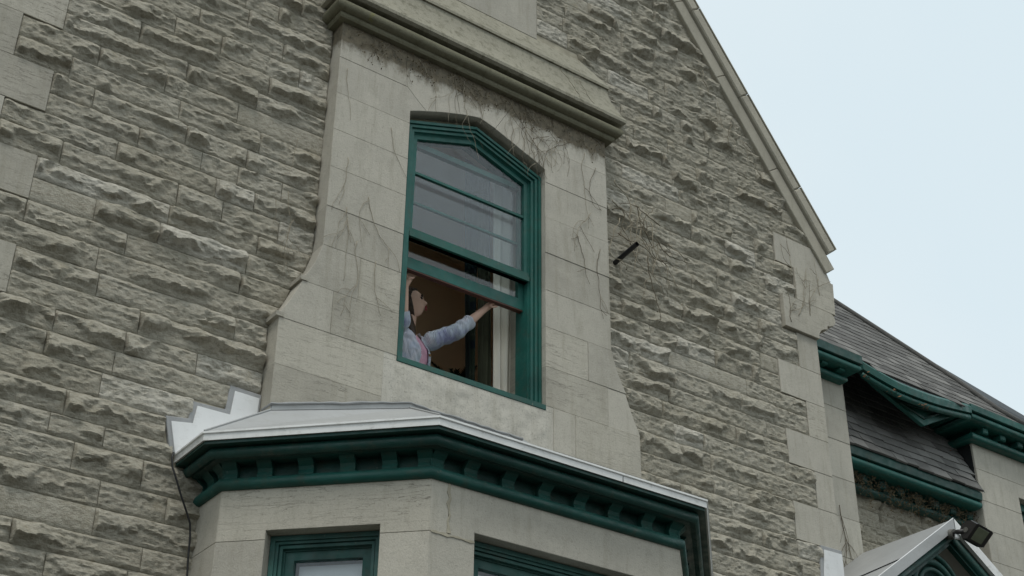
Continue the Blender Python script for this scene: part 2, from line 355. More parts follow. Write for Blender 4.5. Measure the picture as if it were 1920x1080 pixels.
# rock-faced stones
def rock_stone(xl, xr, z0, z1, seed, flat=False):
    """xl, xr: functions of z. Returns verts, faces, tint of one pitch-faced stone."""
    gap = 0.0022; h = z1 - z0; L = max(0.05, xr((z0 + z1) / 2) - xl((z0 + z1) / 2))
    nx = int(max(8, min(110, L / 0.0098))); nzv = int(max(9, min(26, h / 0.0082)))
    rg = np.random.default_rng(seed)
    t = np.linspace(0, 1, nzv); s_ = np.linspace(0, 1, nx)
    z = z0 + gap + t * (h - 2 * gap)
    a = np.array([xl(q) for q in z]) + gap; b = np.array([xr(q) for q in z]) - gap
    S, T = np.meshgrid(s_, t); X = a[:, None] + S * (b - a)[:, None]; Z = np.repeat(z[:, None], nx, 1)
    ed = np.minimum(X - a[:, None], b[:, None] - X)                      # distance to the ends
    ox, oz = rg.random(2) * 90
    if flat: amp = 0.004
    else: amp = float(rg.choice([0.040, 0.055, 0.070, 0.088], p=[.18, .36, .32, .14]))
    wx = X + 0.040 * fbm(X * 8 + ox, Z * 10 + oz, 4, 3, .5); wz = Z + 0.026 * fbm(X * 9 + oz, Z * 10 + ox, 4, 5, .5)
    tt = np.clip((wz - z0) / h, 0, 1)
    # ridge line wanders along the stone; the face leans out above it and is broken away below it
    rdg = 0.42 + 0.32 * fbm(wx * 4.6 + ox, np.zeros_like(X) + oz, 4, 7, 0.6)
    rdg = np.clip(rdg, 0.08, 0.86)
    upf = (1 - tt) / np.maximum(1 - rdg, .1); lof = tt / rdg
    H = np.where(tt > rdg, np.clip(upf, 0, 1) ** 0.72, np.clip(lof, 0, 1) ** 1.75)
    H = H * amp * (0.72 + 0.5 * fbm(wx * 3.2 + oz, Z * 5 + ox, 3, 11))
    # scallops: conchoidal flakes struck off
    if not flat:
        for _ in range(int(4 + L * 16)):
            cx = a.min() + rg.random() * L; cz = z0 + h * (0.02 + 0.60 * rg.random()); rr = rg.uniform(.016, .045) if rg.random() < .4 else rg.uniform(.045, .10)
            d = np.sqrt(((wx - cx) / 1.35) ** 2 + (wz - cz) ** 2)
            H = H - np.minimum(np.where(d < rr, (1 - (d / rr) ** 2) * rr * rg.uniform(.15, .55), 0), H * .8)
        for _ in range(int(L * 1.6)):                                 # flat chisel planes
            cx = a.min() + rg.random() * L; cz = z0 + h * rg.uniform(.2, .9); th = rg.uniform(-.40, .40); sz = rg.uniform(-.5, .4)
            H = np.minimum(H, np.maximum(amp * rg.uniform(.75, 1.15) + th * (wx - cx) + sz * (wz - cz), 0.006))
    H = H * np.clip(ed / 0.016, 0, 1) ** 0.5 + 0.006 * np.clip(np.minimum(T, 1 - T) / .1, 0, 1)
    st = fbm(X * 5 + ox, Z * 46 + 0.6 * fbm(X * 6, Z * 6, 2, 23), 3, 13, 0.6)    # bedding
    rf = fbm(X * 30 + oz, Z * 40 + ox, 4, 17, 0.7)
    k = 0.25 if flat else 1.0
    rid = 1 - np.abs(fbm(X * 13 + ox, Z * 19 + oz, 3, 19, .55)) * 2
    H = H + k * (0.0060 * st + 0.0075 * rf + 0.0065 * rid) * np.clip(ed / .012, .25, 1) * np.clip(np.minimum(T, 1 - T) / .08, .3, 1)
    Y = -np.clip(H, -0.001, 0.15) - 0.004
    V = np.stack([X, Y, Z], -1).reshape(-1, 3)
    idx = np.arange(nx * nzv).reshape(nzv, nx)
    Q = np.stack([idx[:-1, :-1], idx[:-1, 1:], idx[1:, 1:], idx[1:, :-1]], -1).reshape(-1, 4)
    loop = np.concatenate([idx[0, :], idx[1:, -1], idx[-1, -2::-1], idx[-2:0:-1, 0]])
    bv = V[loop].copy(); bv[:, 1] = 0.012; n0 = len(V); m = len(loop); j = np.arange(m); j2 = (j + 1) % m
    SK = np.stack([loop[j], n0 + j, n0 + j2, loop[j2]], -1)
    return np.vstack([V, bv]), np.vstack([Q, SK])
def quads_mesh(name, V, Q, tint):
    me = bpy.data.meshes.new(name); nq = len(Q)
    me.vertices.add(len(V)); me.vertices.foreach_set('co', V.astype(np.float32).ravel())
    me.loops.add(nq * 4); me.loops.foreach_set('vertex_index', Q.astype(np.int32).ravel())
    me.polygons.add(nq); me.polygons.foreach_set('loop_start', np.arange(0, nq * 4, 4, dtype=np.int32))
    me.polygons.foreach_set('loop_total', np.full(nq, 4, dtype=np.int32))
    me.update(calc_edges=True)
    at = me.attributes.new('tint', 'FLOAT', 'POINT'); at.data.foreach_set('value', np.asarray(tint, dtype=np.float32))
    return me
def px(p):
    d = Vector(p) - CAM; zc = d.dot(fw); f = LENS / 36 * 1920
    return 960 + f * d.dot(rt) / zc, 540 - f * d.dot(up) / zc

stones = []        # (xl, xr, z0, z1)
QW = {}            # quoin and jamb strips, by level pair
def level_pairs(start):
    i = LV.index(start)
    while i + 2 < len(LV): yield LV[i], LV[i + 2]; i += 2
dressed = []       # (poly, y0, y1, material, bevel)
wide = True
quoin_left = {}; left_edge = {}
for k, (a, b) in enumerate(level_pairs(3.76)):
    if b > 8.0: break
    wd = k % 2 == 0
    # k: 3.76,4.08,4.385,4.705,5.02,5.339,5.64(wide: k=6),5.958...
    ql = 7.905 if wd else 8.165; ll = 1.70 if wd else 1.437
    ql += random.uniform(-.03, .03); ll += random.uniform(-.02, .02)
    quoin_left[(a, b)] = ql; left_edge[(a, b)] = ll
    if a < 7.4:
        if not (5.3 < a < 5.45): dressed.append(([(ql, a), (8.387, a), (8.387, b), (ql, b)], -0.016 - random.random() * .006, .2, random.choice(['dressed', 'dressedL', 'dressed']), .004))
        else: dressed.append(([(ql, a), (8.387, a), (8.387, b), (ql, b)], -0.012, .2, 'dressed', .004))
    dressed.append(([(0.75, a), (ll, a), (ll, b), (0.75, b)], -0.016 - random.random() * .006, .2, random.choice(['dressed', 'dressedL']), .004))
def quoin_at(z):
    for (a, b), q in quoin_left.items():
        if a <= z < b: return q
    return 8.165
def ledge_at(z):
    for (a, b), q in left_edge.items():
        if a <= z < b: return q
    return 1.55
# kneeler stones under the coping
KN = [((7.965, 8.20), (8.39, 8.60)), ((8.17, 7.87), (8.2, 8.20))]
def const(c): return lambda z: c
def fill(xl, xr, z0, z1):
    zm = (z0 + z1) / 2; a, b = xl(zm), xr(zm)
    if b - a < 0.10: 
        if b - a > .03: stones.append((xl, xr, z0, z1))
        return
    cuts = []; x = a + random.uniform(0.22, 0.85)
    while x < b - 0.17:
        cuts.append(x); x += random.choice([random.uniform(.24, .45), random.uniform(.40, .75), random.uniform(.6, 1.05)])
    e = [xl] + [const(c) for c in cuts] + [xr]
    for p, q in zip(e[:-1], e[1:]): stones.append((p, q, z0, z1))
for z0, z1 in zip(LV[:-1], LV[1:]):
    zm = (z0 + z1) / 2
    lx = const(ledge_at(zm)) if zm < 8.0 else const(0.75)
    # left field up to the window surround / bay / flashing
    if zm < 4.885: rx = const(3.02)
    elif zm < 5.02: rx = const(2.80)
    elif zm < 5.18: rx = const(2.735)
    elif zm < 5.34: rx = const(2.885)
    elif zm < 5.50: rx = const(3.105)
    elif zm < 8.6: rx = lambda z: pier_l(z)
    else: rx = const(3.60)
    if zm < 8.95: fill(lx, rx, z0, z1)
    else: fill(lx, const(4.13), z0, z1)
    # right field
    if zm < 4.92: l2 = const(6.42)
    elif zm < 8.6: l2 = lambda z: pier_r(z)
    elif zm < 8.99: l2 = const(5.93)
    elif zm < 9.37: l2 = (lambda z: 5.95 - (z - 9.0) * .30)
    elif zm < 9.93: l2 = const(5.394)
    else: l2 = const(4.13)
    if zm < 7.55: r2 = const(quoin_at(zm))
    elif zm < 7.87: r2 = const(7.985)
    elif zm < 8.20: r2 = const(8.17)
    elif zm < 8.50: r2 = const(7.965)
    else: r2 = lambda z: slope_x(z)
    fill(l2, r2, z0, z1)
    if zm > 9.93: pass
ranked = []
for i, (xl, xr, z0, z1) in enumerate(stones):
    P = [px((xl(z0), 0, z0)), px((xr(z0), 0, z0)), px((xr(z1), 0, z1)), px((xl(z1), 0, z1))]
    xs = [min(1920, max(0, p[0])) for p in P]; ys = [min(1080, max(0, p[1])) for p in P]
    ar = abs(sum(xs[j] * ys[(j + 1) % 4] - xs[(j + 1) % 4] * ys[j] for j in range(4))) / 2
    ranked.append((ar, i))
ranked.sort(reverse=True)
SV, SQ, ST, off = [], [], [], 0
for rank, (ar, i) in enumerate(ranked):
    if ar <= 0 and rank > 300:
        pass
    xl, xr, z0, z1 = stones[i]
    flat = random.random() < 0.03
    V, Q = rock_stone(xl, xr, z0, z1, 1000 + i, flat)
    tint = random.choice([random.gauss(.5, .22)] * 14 + [0.99]); tint = min(0.9, max(0, tint)) if tint < .95 else 0.97
    if rank < 300:
        link('stone', quads_mesh('stone', V, Q, np.full(len(V), tint)), M['rock'], HOUSE, True, 26)
    else:
        SV.append(V); SQ.append(Q + off); ST.append(np.full(len(V), tint)); off += len(V)
o = link('far_stones', quads_mesh('far_stones', np.vstack(SV), np.vstack(SQ), np.concatenate(ST)), M['rock'], HOUSE, True, 26); o['kind'] = 'stuff'

# kneeler and corner stones
KNP = [(7.985, 7.552), (8.392, 7.552), (8.398, 7.60), (8.425, 7.645), (8.47, 7.672), (8.512, 7.68), (8.515, 7.72), (8.55, 7.725), (8.60, 7.75), (8.625, 7.79), (8.62, 7.835), (8.59, 7.868), (7.985, 7.868)]
dressed.append((KNP, -0.05, .3, 'dressedL', .005))
dressed.append(([(8.17, 7.872), (8.642, 7.872), (8.660, 8.198), (8.17, 8.198)], -0.045, .3, 'dressedL', .005))
dressed.append(([(7.965, 8.202), (8.655, 8.202), (8.618, 8.285), (8.465, 8.498), (7.965, 8.498)], -0.03, .3, 'dressed', .005))
# block above the string course
dressed.append(([(4.13, 9.375), (5.392, 9.375), (5.392, 9.93), (4.13, 9.93)], -0.015, .2, 'dressed', .005))
for poly, y0, y1, mk, bv in dressed:
    MB().prism(poly, FR_FRONT, y0, y1, .0025).build('dressed_stone', M[mk], HOUSE)

# coping along the gable
def along(z, off):       # point on the slope line, offset outwards in the wall plane
    return (slope_x(z) + off * 0.8124, z + off * 0.583)
edges = [8.30, 9.15, 9.95, 10.6, 11.3]
for za, zb in zip(edges[:-1], edges[1:]):
    p = [along(za + .0008, -.03), along(za + .0008, .110), along(zb - .0008, .110), along(zb - .0008, -.03)]
    MB().prism(p, FR_FRONT, -0.055, .12, .006).build('coping_stone', M['coping'], HOUSE)
edges = [8.42, 8.95, 9.75, 10.5, 11.3]
for za, zb in zip(edges[:-1], edges[1:]):
    p = [along(za + .0008, .113), along(za + .0008, .222), along(zb - .0008, .222), along(zb - .0008, .113)]
    MB().prism(p, FR_FRONT, -0.090, .35, .012).build('coping_cap', M['coping'], HOUSE)
    p = [along(za + .003, .2235), along(za + .003, .233), along(zb - .0008, .233), along(zb - .0008, .2235)]
    MB().prism(p, FR_FRONT, -0.098, .35, .002, 0).build('coping_flashing', M['coping'], HOUSE)

# window surround (pier)
PIER = link('window_surround', MB().box(4.14, 5.38, .281, .285, 8.23, 8.5).mesh('window_surround'), M['dressed'], HOUSE)
JX0, JX1 = XC - 0.606, XC + 0.606
def sub(name, mbx, mat, parent, smooth=False, angle=None): return mbx.build(name, mat, parent, smooth, angle)
def side_poly(left, a, b, jx):
    zs = np.linspace(a, b, 7)
    if left: return [(pier_l(z), z) for z in zs][::-1] + [(jx, a), (jx, b)] if False else [(jx, a), (jx, b)] + [(pier_l(min(max(z, a + .004), b - .004)), z) for z in zs[::-1]]
    return [(jx, b), (jx, a)] + [(pier_r(min(max(z, a + .004), b - .004)), z) for z in zs]
PZ = [5.02, 5.34, 5.654, 5.978, 6.288, 6.606, 6.914, 7.233, 7.547, 7.863]
rp = random.Random(3)
split_l = {6.288: 3.84, 5.978: 3.66, 5.654: 4.05}; split_r = {6.288: 5.75, 5.978: 5.925, 5.654: 5.62}
def yj(): return -0.15 + rp.uniform(-.0025, .0025)
for a, b in zip(PZ[:-1], PZ[1:]):
    mk = 'dressedL' if b < 6.0 or rp.random() < .35 else 'dressed'
    jl = JX0 if a > 5.9 else 4.06; jr = JX1 if a > 5.9 else 5.43
    for left, sp in ((True, split_l), (False, split_r)):
        s_ = sp.get(a)
        if s_ is None or abs(s_ - (jl if left else jr)) < .02:
            sub('surround_stone', MB().prism(side_poly(left, a, b, jl if left else jr), FR_FRONT, yj(), .28), M[mk], PIER)
        else:
            sub('surround_stone', MB().prism(side_poly(left, a, b, s_), FR_FRONT, yj(), .28), M[mk], PIER)
            q = [(s_, a), (jl, a), (jl, b), (s_, b)] if left else [(jr, a), (s_, a), (s_, b), (jr, b)]
            sub('surround_stone', MB().prism(q, FR_FRONT, yj(), .28), M['dressed' if mk == 'dressedL' else 'dressedL'], PIER)
# rough cement under the sill
nx, nzv = 90, 60; X, Z = np.meshgrid(np.linspace(4.06, 5.43, nx), np.linspace(5.03, 5.942, nzv))
bd = np.clip(np.minimum(np.minimum(X - 4.06, 5.43 - X) / .10, (5.942 - Z) / .05), 0, 1)
Yc = -0.1465 - bd * (0.004 + 0.011 * fbm(X * 9, Z * 9, 5, 41, .6))
V = np.stack([X, Yc, Z], -1).reshape(-1, 3); idx = np.arange(nx * nzv).reshape(nzv, nx)
Q = np.stack([idx[:-1, :-1], idx[:-1, 1:], idx[1:, 1:], idx[1:, :-1]], -1).reshape(-1, 4)
link('cement_patch', quads_mesh('cement_patch', V, Q, np.full(len(V), .5)), M['cement'], PIER, True)
mb = MB().box(4.06, 5.43, -.13, .28, 5.0, 5.938).box(4.058, 4.154, -.148, .28, 5.938, 5.979).box(5.3685, 5.432, -.148, .28, 5.938, 5.979); mb.build('sill_stone', M['cement'], PIER)
# arch stones
def mir(P): return [(2 * XC - x, z) for x, z in P][::-1]
A1, A2, A3, A4, A5 = (JX0, 7.975), (4.29, 8.035), (4.43, 8.092), (4.581, 8.143), (XC, 8.190)
TOP = 8.52
arch = [
    ([(3.555, 7.863), (JX0, 7.863), A1, (4.22, 8.006), A2, (4.21, 8.10), (4.12, 8.18), (3.555, 8.18)], 'pier_top'),
    ([(3.555, 8.18), (4.12, 8.18), (4.10, 8.30), (4.10, TOP), (3.555, TOP)], 'pier_top'),
    ([A2, A3, A4, (4.50, TOP), (4.10, TOP), (4.10, 8.30), (4.12, 8.18), (4.21, 8.10)], 'pier_top'),
    ([A4, (4.67, 8.168), A5, (4.85, 8.168), (4.90, 8.155), (5.10, TOP), (4.50, TOP)], 'pier_top'),
    ([(4.90, 8.155), (5.03, 8.108), (5.195, 8.046), (5.32, 8.13), (5.44, 8.185), (5.44, TOP), (5.10, TOP)], 'pier_top'),
    ([(JX1, 7.863), (5.972, 7.863), (5.972, 8.18), (5.44, 8.185), (5.32, 8.13), (5.195, 8.046), (5.30, 8.006), (JX1, 7.975)], 'pier_top'),
    ([(5.44, 8.185), (5.972, 8.18), (5.972, TOP), (5.44, TOP)], 'pier_top')]
for P, mk in arch: sub('arch_stone', MB().prism(P, FR_FRONT, yj(), .28, .0022, .0007), M[mk], PIER)
# small ledges where the flared courses step
for z, xl, xr in ((6.29, 3.415, 3.46), (5.98, 3.275, 3.31)):
    sub('ledge', MB().box(xl, xl + .05, -.16, .0, z, z + .03), M['dressedL'], PIER)

# string course over the window
CORN = link('string_course', MB().box(3.6, 5.9, -.1, .0, 8.5, 8.66).mesh('string_course'), M['mossy2'], HOUSE)
path = [(3.555, .03), (3.555, -.15), (5.972, -.15), (5.972, .03)]
sub('fillet', MB().sweep(path, [(-.05, 8.50), (.045, 8.50), (.055, 8.515), (.055, 8.543), (-.05, 8.543)]), M['mossy2'], CORN)
bead = [(-.05, 8.545)] + arc(.060, 8.586, .046, -85, 90, 9) + [(-.05, 8.633)]
sub('bead', MB().sweep(path, bead), M['mossy2'], CORN, True, 50)
slab = [(-.05, 8.66), (.10, 8.66), (.125, 8.674), (.127, 8.70)] + [(.127 - .107 * (1 - (1 - q) ** 1.7), 8.70 + .335 * q) for q in (.15, .3, .45, .6, .75, .9, 1.0)] + [(-.05, 9.035)]
sub('slab', MB().sweep(path, slab), M['mossy'], CORN)
ups = [(-.10, 9.037), (.034, 9.037), (.034, 9.062), (-.135, 9.37), (-.16, 9.37)]
sub('weathering', MB().sweep([(3.555, .09), (3.555, -.15), (5.972, -.15), (5.972, .09)], ups), M['mossy'], CORN)

# ------------------------------------------------------------------ the arched window
WIN = link('arched_window', MB().box(JX0 + .004, JX1 - .004, -.152, .10, 5.945, 5.982).mesh('arched_window'), M['greenS'], HOUSE)
def outline(d, zb):
    x0, x1 = JX0 + .004 + d, JX1 - .004 - d
    zs, zp = 7.925 - d * .70, 8.135 - d * 1.06
    return [(x0, zb), (x1, zb), (x1, zs), (XC + .045, zp - .012), (XC - .045, zp - .012), (x0, zs)] if False else [(x0, zb), (x1, zb), (x1, zs), (XC, zp), (x0, zs)]
def ring(mbx, O, I, y0, y1, open_bottom=True):
    n = len(O); v = []
    for P, y in ((O, y0), (I, y0), (I, y1), (O, y1)): v += [(p[0], y, p[1]) for p in P]
    f = []
    for i in range(n):
        j = (i + 1) % n
        if open_bottom and i == 0: continue
        for a_, b_ in ((0, 1), (1, 2), (2, 3), (3, 0)): f.append((a_ * n + i, a_ * n + j, b_ * n + j, b_ * n + i))
    mbx.add(v, f)
for d0, d1, y in ((0, .022, -.104), (.022, .030, -.086), (.030, .050, -.094), (.050, .058, -.074), (.058, .078, -.080), (.078, .088, -.056)):
    mbx = MB(); ring(mbx, outline(d0, 5.982), outline(d1, 5.982), y, .09); sub('casing', mbx, M['green'], WIN)
# filler between the straight head and the curved stone soffit
mbx = MB(); ring(mbx, outline(-.055, 7.7), outline(.004, 7.7), -.045, .05); sub('head_filler', mbx, M['mossy2'], WIN)
# upper sash with its pane
US = MB(); O, I = outline(.086, 7.0), outline(.124, 7.0)
O = [(O[0][0], 6.985), (O[1][0], 6.985)] + O[2:]; I = [(4.276, 7.058), (5.246, 7.058)] + I[2:]
ring(US, O, I, -.052, -.012, False); sub('upper_sash', US, M['green'], WIN)
sub('meeting_rail', MB().box(4.245, 5.277, -.074, -.01, 6.985, 7.022).box(4.245, 5.277, -.066, -.01, 7.022, 7.056), M['greenS'], WIN)
sub('glazing_bar', MB().box(4.27, 5.25, -.046, -.020, 7.538, 7.558), M['green'], WIN)
def pane(P, y, name='pane'):
    n = len(P); v = [(p[0], y, p[1]) for p in P] + [(p[0], y + .004, p[1]) for p in P]
    f = [tuple(range(n)), tuple(range(2 * n - 1, n - 1, -1))] + [(i, n + i, n + (i + 1) % n, (i + 1) % n) for i in range(n)]
    return MB().add(v, f)
I2 = [(4.268, 7.05), (5.254, 7.05)] + outline(.118, 7)[2:]
sub('pane', pane(I2, -.034), M['glass'], WIN)
# lower sash, pushed up
LS = MB(); y0, y1 = .0, .040
O = [(4.247, 6.775), (5.275, 6.775), (5.275, 7.86), (4.247, 7.86)]; I = [(4.290, 6.862), (5.232, 6.862), (5.232, 7.815), (4.290, 7.815)]
ring(LS, O, I, y0, y1, False); sub('lower_sash', LS, M['green'], WIN)
sub('glazing_bar', MB().box(4.285, 5.237, .008, .030, 7.325, 7.343), M['green'], WIN)
sub('pane', pane([(4.282, 6.855), (5.240, 6.855), (5.240, 7.822), (4.282, 7.822)], .016), M['glass'], WIN)
sub('rail_edge', MB().box(4.25, 5.272, .002, .042, 6.765, 6.7745), M['trim'], WIN)
# inner linings
sub('jamb_lining', MB().box(5.279, 5.300, -.02, .045, 5.984, 7.84), M['linen'], WIN)
sub('jamb_lining', MB().box(4.222, 4.243, -.02, .045, 5.984, 7.84), M['green'], WIN)
sub('inner_trim', MB().box(5.281, 5.366, .046, .085, 5.95, 8.0), M['trim'], WIN)
sub('inner_trim', MB().box(4.157, 4.235, .046, .085, 5.95, 8.0), M['trim'], WIN)

# ------------------------------------------------------------------ the room behind the window
room = MB()
rx0, rx1, ry0, ry1, rz0, rz1 = 3.0, 6.6, .012, 1.45, 5.12, 8.45
room.add([(rx0, ry1, rz0), (rx1, ry1, rz0), (rx1, ry1, rz1), (rx0, ry1, rz1)], [(0, 1, 2, 3)])
room.add([(rx0, ry0, rz0), (rx0, ry1, rz0), (rx0, ry1, rz1), (rx0, ry0, rz1)], [(0, 1, 2, 3)])
room.add([(rx1, ry0, rz0), (rx1, ry1, rz0), (rx1, ry1, rz1), (rx1, ry0, rz1)], [(0, 1, 2, 3)])
room.f.pop(1); hz0, hz1, hy0, hy1 = 5.4, 8.25, .25, 1.40                      # unseen opening added in the left wall to let daylight brighten the room
for (a_, b_, c_, d_) in ((ry0, ry1, rz0, hz0), (ry0, ry1, hz1, rz1), (ry0, hy0, hz0, hz1), (hy1, ry1, hz0, hz1)):
    room.add([(rx0, a_, c_), (rx0, b_, c_), (rx0, b_, d_), (rx0, a_, d_)], [(0, 1, 2, 3)])
ro = room.build('interior_wall', M['wallpaint']); ro['kind'] = 'structure'; ro['label'] = 'brown painted walls of the room behind the window'
cl = MB().add([(rx0, ry0, rz1), (rx1, ry0, rz1), (rx1, ry1, rz1), (rx0, ry1, rz1)], [(0, 1, 2, 3)]).build('ceiling', M['ceiling'], ro)
fl = MB().add([(rx0, ry0, rz0), (rx1, ry0, rz0), (rx1, ry1, rz0), (rx0, ry1, rz0)], [(0, 1, 2, 3)]).build('floor', M['floorw'], ro)
def drape(name, x0, x1, y, z0, z1, nf, depth, mat, seed, lean=0.0):
    rg = random.Random(seed); n = nf * 10; ph = [rg.uniform(-.5, .5) for _ in range(nf + 1)]
    mbx = MB(); v = []; f = []; nzr = 14
    for j in range(nzr + 1):
        tz = j / nzr
        for i in range(n + 1):
            u_ = i / n; q = u_ * nf; k = int(q)
            v.append((x0 + (x1 - x0) * u_ + .012 * math.sin(tz * 5 + q * 1.7) + lean * (1 - tz), y + depth * math.sin(2 * math.pi * (q + ph[min(k, nf)] * .15 * (1 - tz))) * (.7 + .3 * (1 - tz)), z0 + (z1 - z0) * tz))
    for j in range(nzr):
        for i in range(n): a_ = j * (n + 1) + i; f.append((a_, a_ + 1, a_ + n + 2, a_ + n + 1))
    mbx.add(v, f); me = mbx.mesh(name); o_ = link(name, me, mat, None, True)
    sm = o_.modifiers.new('thickness', 'SOLIDIFY'); sm.thickness = .003
    return o_
c1 = drape('curtain', 4.985, 5.085, .36, 5.2, 8.3, 2, .020, M['plaid'], 1, .06); c1['label'] = 'dark green plaid curtain beside the olive drape, inside the open window'; c1['category'] = 'curtain'
c2 = drape('curtain', 5.095, 5.200, .33, 5.2, 8.3, 4, .016, M['drape'], 2, .03); c2['label'] = 'plain olive drape hanging between plaid and white curtains'; c2['category'] = 'curtain'
c3 = drape('curtain', 5.200, 5.50, .27, 5.2, 8.3, 4, .022, M['sheer'], 3); c3['label'] = 'white curtain hanging at the right side of the open window'; c3['category'] = 'curtain'

# potted plant behind the sill
PLT = thing('potted_plant', 'dark feathery potted plant inside the open window behind the sill', 'plant', (5.19, .75, 5.12))
mb = MB().tube([(5.19, .75, 5.12), (5.19, .75, 5.48)], [.13, .17], 14); mb.build('pot', M['pot'], PLT, True, 40)
mb = MB().tube([(5.19, .75, 5.48), (5.20, .74, 6.0), (5.19, .74, 6.42)], [.03, .022, .015], 7); mb.build('stem', M['twigd'], PLT, True)
rg = random.Random(11)
for k in range(22):
    az = k * 2.4; el = rg.uniform(.3, 1.3); L = rg.uniform(.20, .34); mb = MB(); P = []
    for i in range(10):
        q = i / 9; r_ = L * q * math.cos(el) * (1 + .3 * q); P.append(Vector((5.19 + math.cos(az) * r_, .74 + math.sin(az) * r_, 6.38 + L * q * math.sin(el) - .25 * L * q * q)))
    mb.tube(P, .003, 4)
    for i in range(1, 10):
        for j in range(3):
            p = P[i - 1].lerp(P[i], j / 3); t = (P[i] - P[i - 1]).normalized()
            for sgn in (-1, 1):
                sdv = t.cross(Vector((0, 0, 1))).normalized() * sgn; tip = p + sdv * .075 * (1.1 - i / 11) + t * .04 - Vector((0, 0, .012)); wd = t * .007
                mb.add([p - wd, p + wd, tip], [(0, 1, 2)])
    mb.build('frond', M['leafdark'], PLT)

# ------------------------------------------------------------------ bay below
BAYP = [(2.816, .03), (2.816, -.383), (3.745, -1.335), (5.680, -1.335), (6.609, -.383), (6.609, .03)]
BAY = link('bay', MB().sweep(BAYP, [(-.62, 3.4), (-.60, 3.4), (-.60, 4.93), (-.62, 4.93)]).mesh('bay'), M['mortar'], HOUSE)
def off(o_):          # bay corners at inward offset o_
    P = [Vector(p) for p in BAYP]; out = []
    for i in range(6):
        d1 = (P[i] - P[i - 1]).normalized() if i else (P[1] - P[0]).normalized(); d2 = (P[i + 1] - P[i]).normalized() if i < 5 else d1
        n1 = Vector((d1.y, -d1.x)); n2 = Vector((d2.y, -d2.x)); out.append(P[i] - (n1 + n2) / (1 + n1.dot(n2)) * o_)
    return out
WQ = off(.178)
def facet(i):
    a_, b_ = WQ[i], WQ[i + 1]; d = (b_ - a_).normalized(); nn = Vector((d.y, -d.x)); L = (b_ - a_).length
    return (lambda s_, y, z: (a_.x + d.x * s_ - nn.x * y, a_.y + d.y * s_ - nn.y * y, z)), L
ZB, ZJ, ZO, ZT = 3.4, 4.388, 4.440, 4.725
fr, L = facet(0)
for a, b in ((ZB, 3.9), (3.9, ZJ), (ZJ, ZT)): sub('bay_stone', MB().prism([(0, a), (L, a), (L, b), (0, b)], fr, 0, .2), M['dressed'], BAY)
fr1, L1 = facet(1)
s0, s1 = .277, .912
sub('bay_stone', MB().prism([(0, ZJ), (s0, ZJ), (s0, ZO), (s1, ZO), (s1, ZJ), (L1, ZJ), (L1, ZT), (0, ZT)], fr1, 0, .22), M['dressedL'], BAY)
sub('bay_stone', MB().prism([(0, ZB), (s0, ZB), (s0, ZJ), (0, ZJ)], fr1, 0.001, .22), M['dressed'], BAY)
sub('bay_stone', MB().prism([(s1, ZB), (L1, ZB), (L1, ZJ), (s1, ZJ)], fr1, 0.001, .22), M['dressed'], BAY)
fr2, L2 = facet(2)
xo = WQ[2].x; f0, f1 = 4.112 - xo, 5.315 - xo; jx = 3.94 - xo
sub('bay_stone', MB().prism([(0, ZJ), (jx, ZJ), (jx, ZT), (0, ZT)], fr2, 0, .22, .003, .0015), M['dressed'], BAY)
sub('bay_stone', MB().prism([(jx, ZJ), (f0, ZJ), (f0, ZO), (f1, ZO), (f1, ZJ), (L2, ZJ), (L2, ZT), (jx, ZT)], fr2, 0, .22, .003, .0015), M['dressed'], BAY)
sub('bay_stone', MB().prism([(0, ZB), (f0, ZB), (f0, ZJ), (0, ZJ)], fr2, 0.001, .22), M['dressed'], BAY)
sub('bay_stone', MB().prism([(f1, ZB), (L2, ZB), (L2, ZJ), (f1, ZJ)], fr2, 0.001, .22), M['dressed'], BAY)
for i in (3, 4):
    fr_, L_ = facet(i)
    for a, b in ((ZB, 3.9), (3.9, ZJ), (ZJ, ZT)): sub('bay_stone', MB().prism([(0, a), (L_, a), (L_, b), (0, b)], fr_, 0, .2), M['dressed'], BAY)
# old mortar smeared over the joint by the bay corner
rgm = random.Random(9)
def smear(pts, wid, y=-.0035):
    L_ = []; R_ = []
    for (a_, z_) in pts: q = wid * rgm.uniform(.35, 1.5); L_.append((a_, z_, q))
    horiz = abs(pts[-1][0] - pts[0][0]) > abs(pts[-1][1] - pts[0][1])
    A = [(p[0], p[1] + p[2]) if horiz else (p[0] - p[2], p[1]) for p in L_]; B = [(p[0], p[1] - p[2]) if horiz else (p[0] + p[2], p[1]) for p in L_]
    return MB().prism(A[::(1 if horiz else 1)] + B[::-1], fr2, y, .01, .001, 0)
sub('mortar_smear', smear([(jx + rgm.uniform(-.008, .008), z) for z in np.linspace(4.70, 4.40, 10)], .010), M['mortar'], BAY)
sub('mortar_smear', smear([(x, ZJ + rgm.uniform(-.003, .003)) for x in np.linspace(.01, f0 - .004, 12)], .006), M['mortar'], BAY)
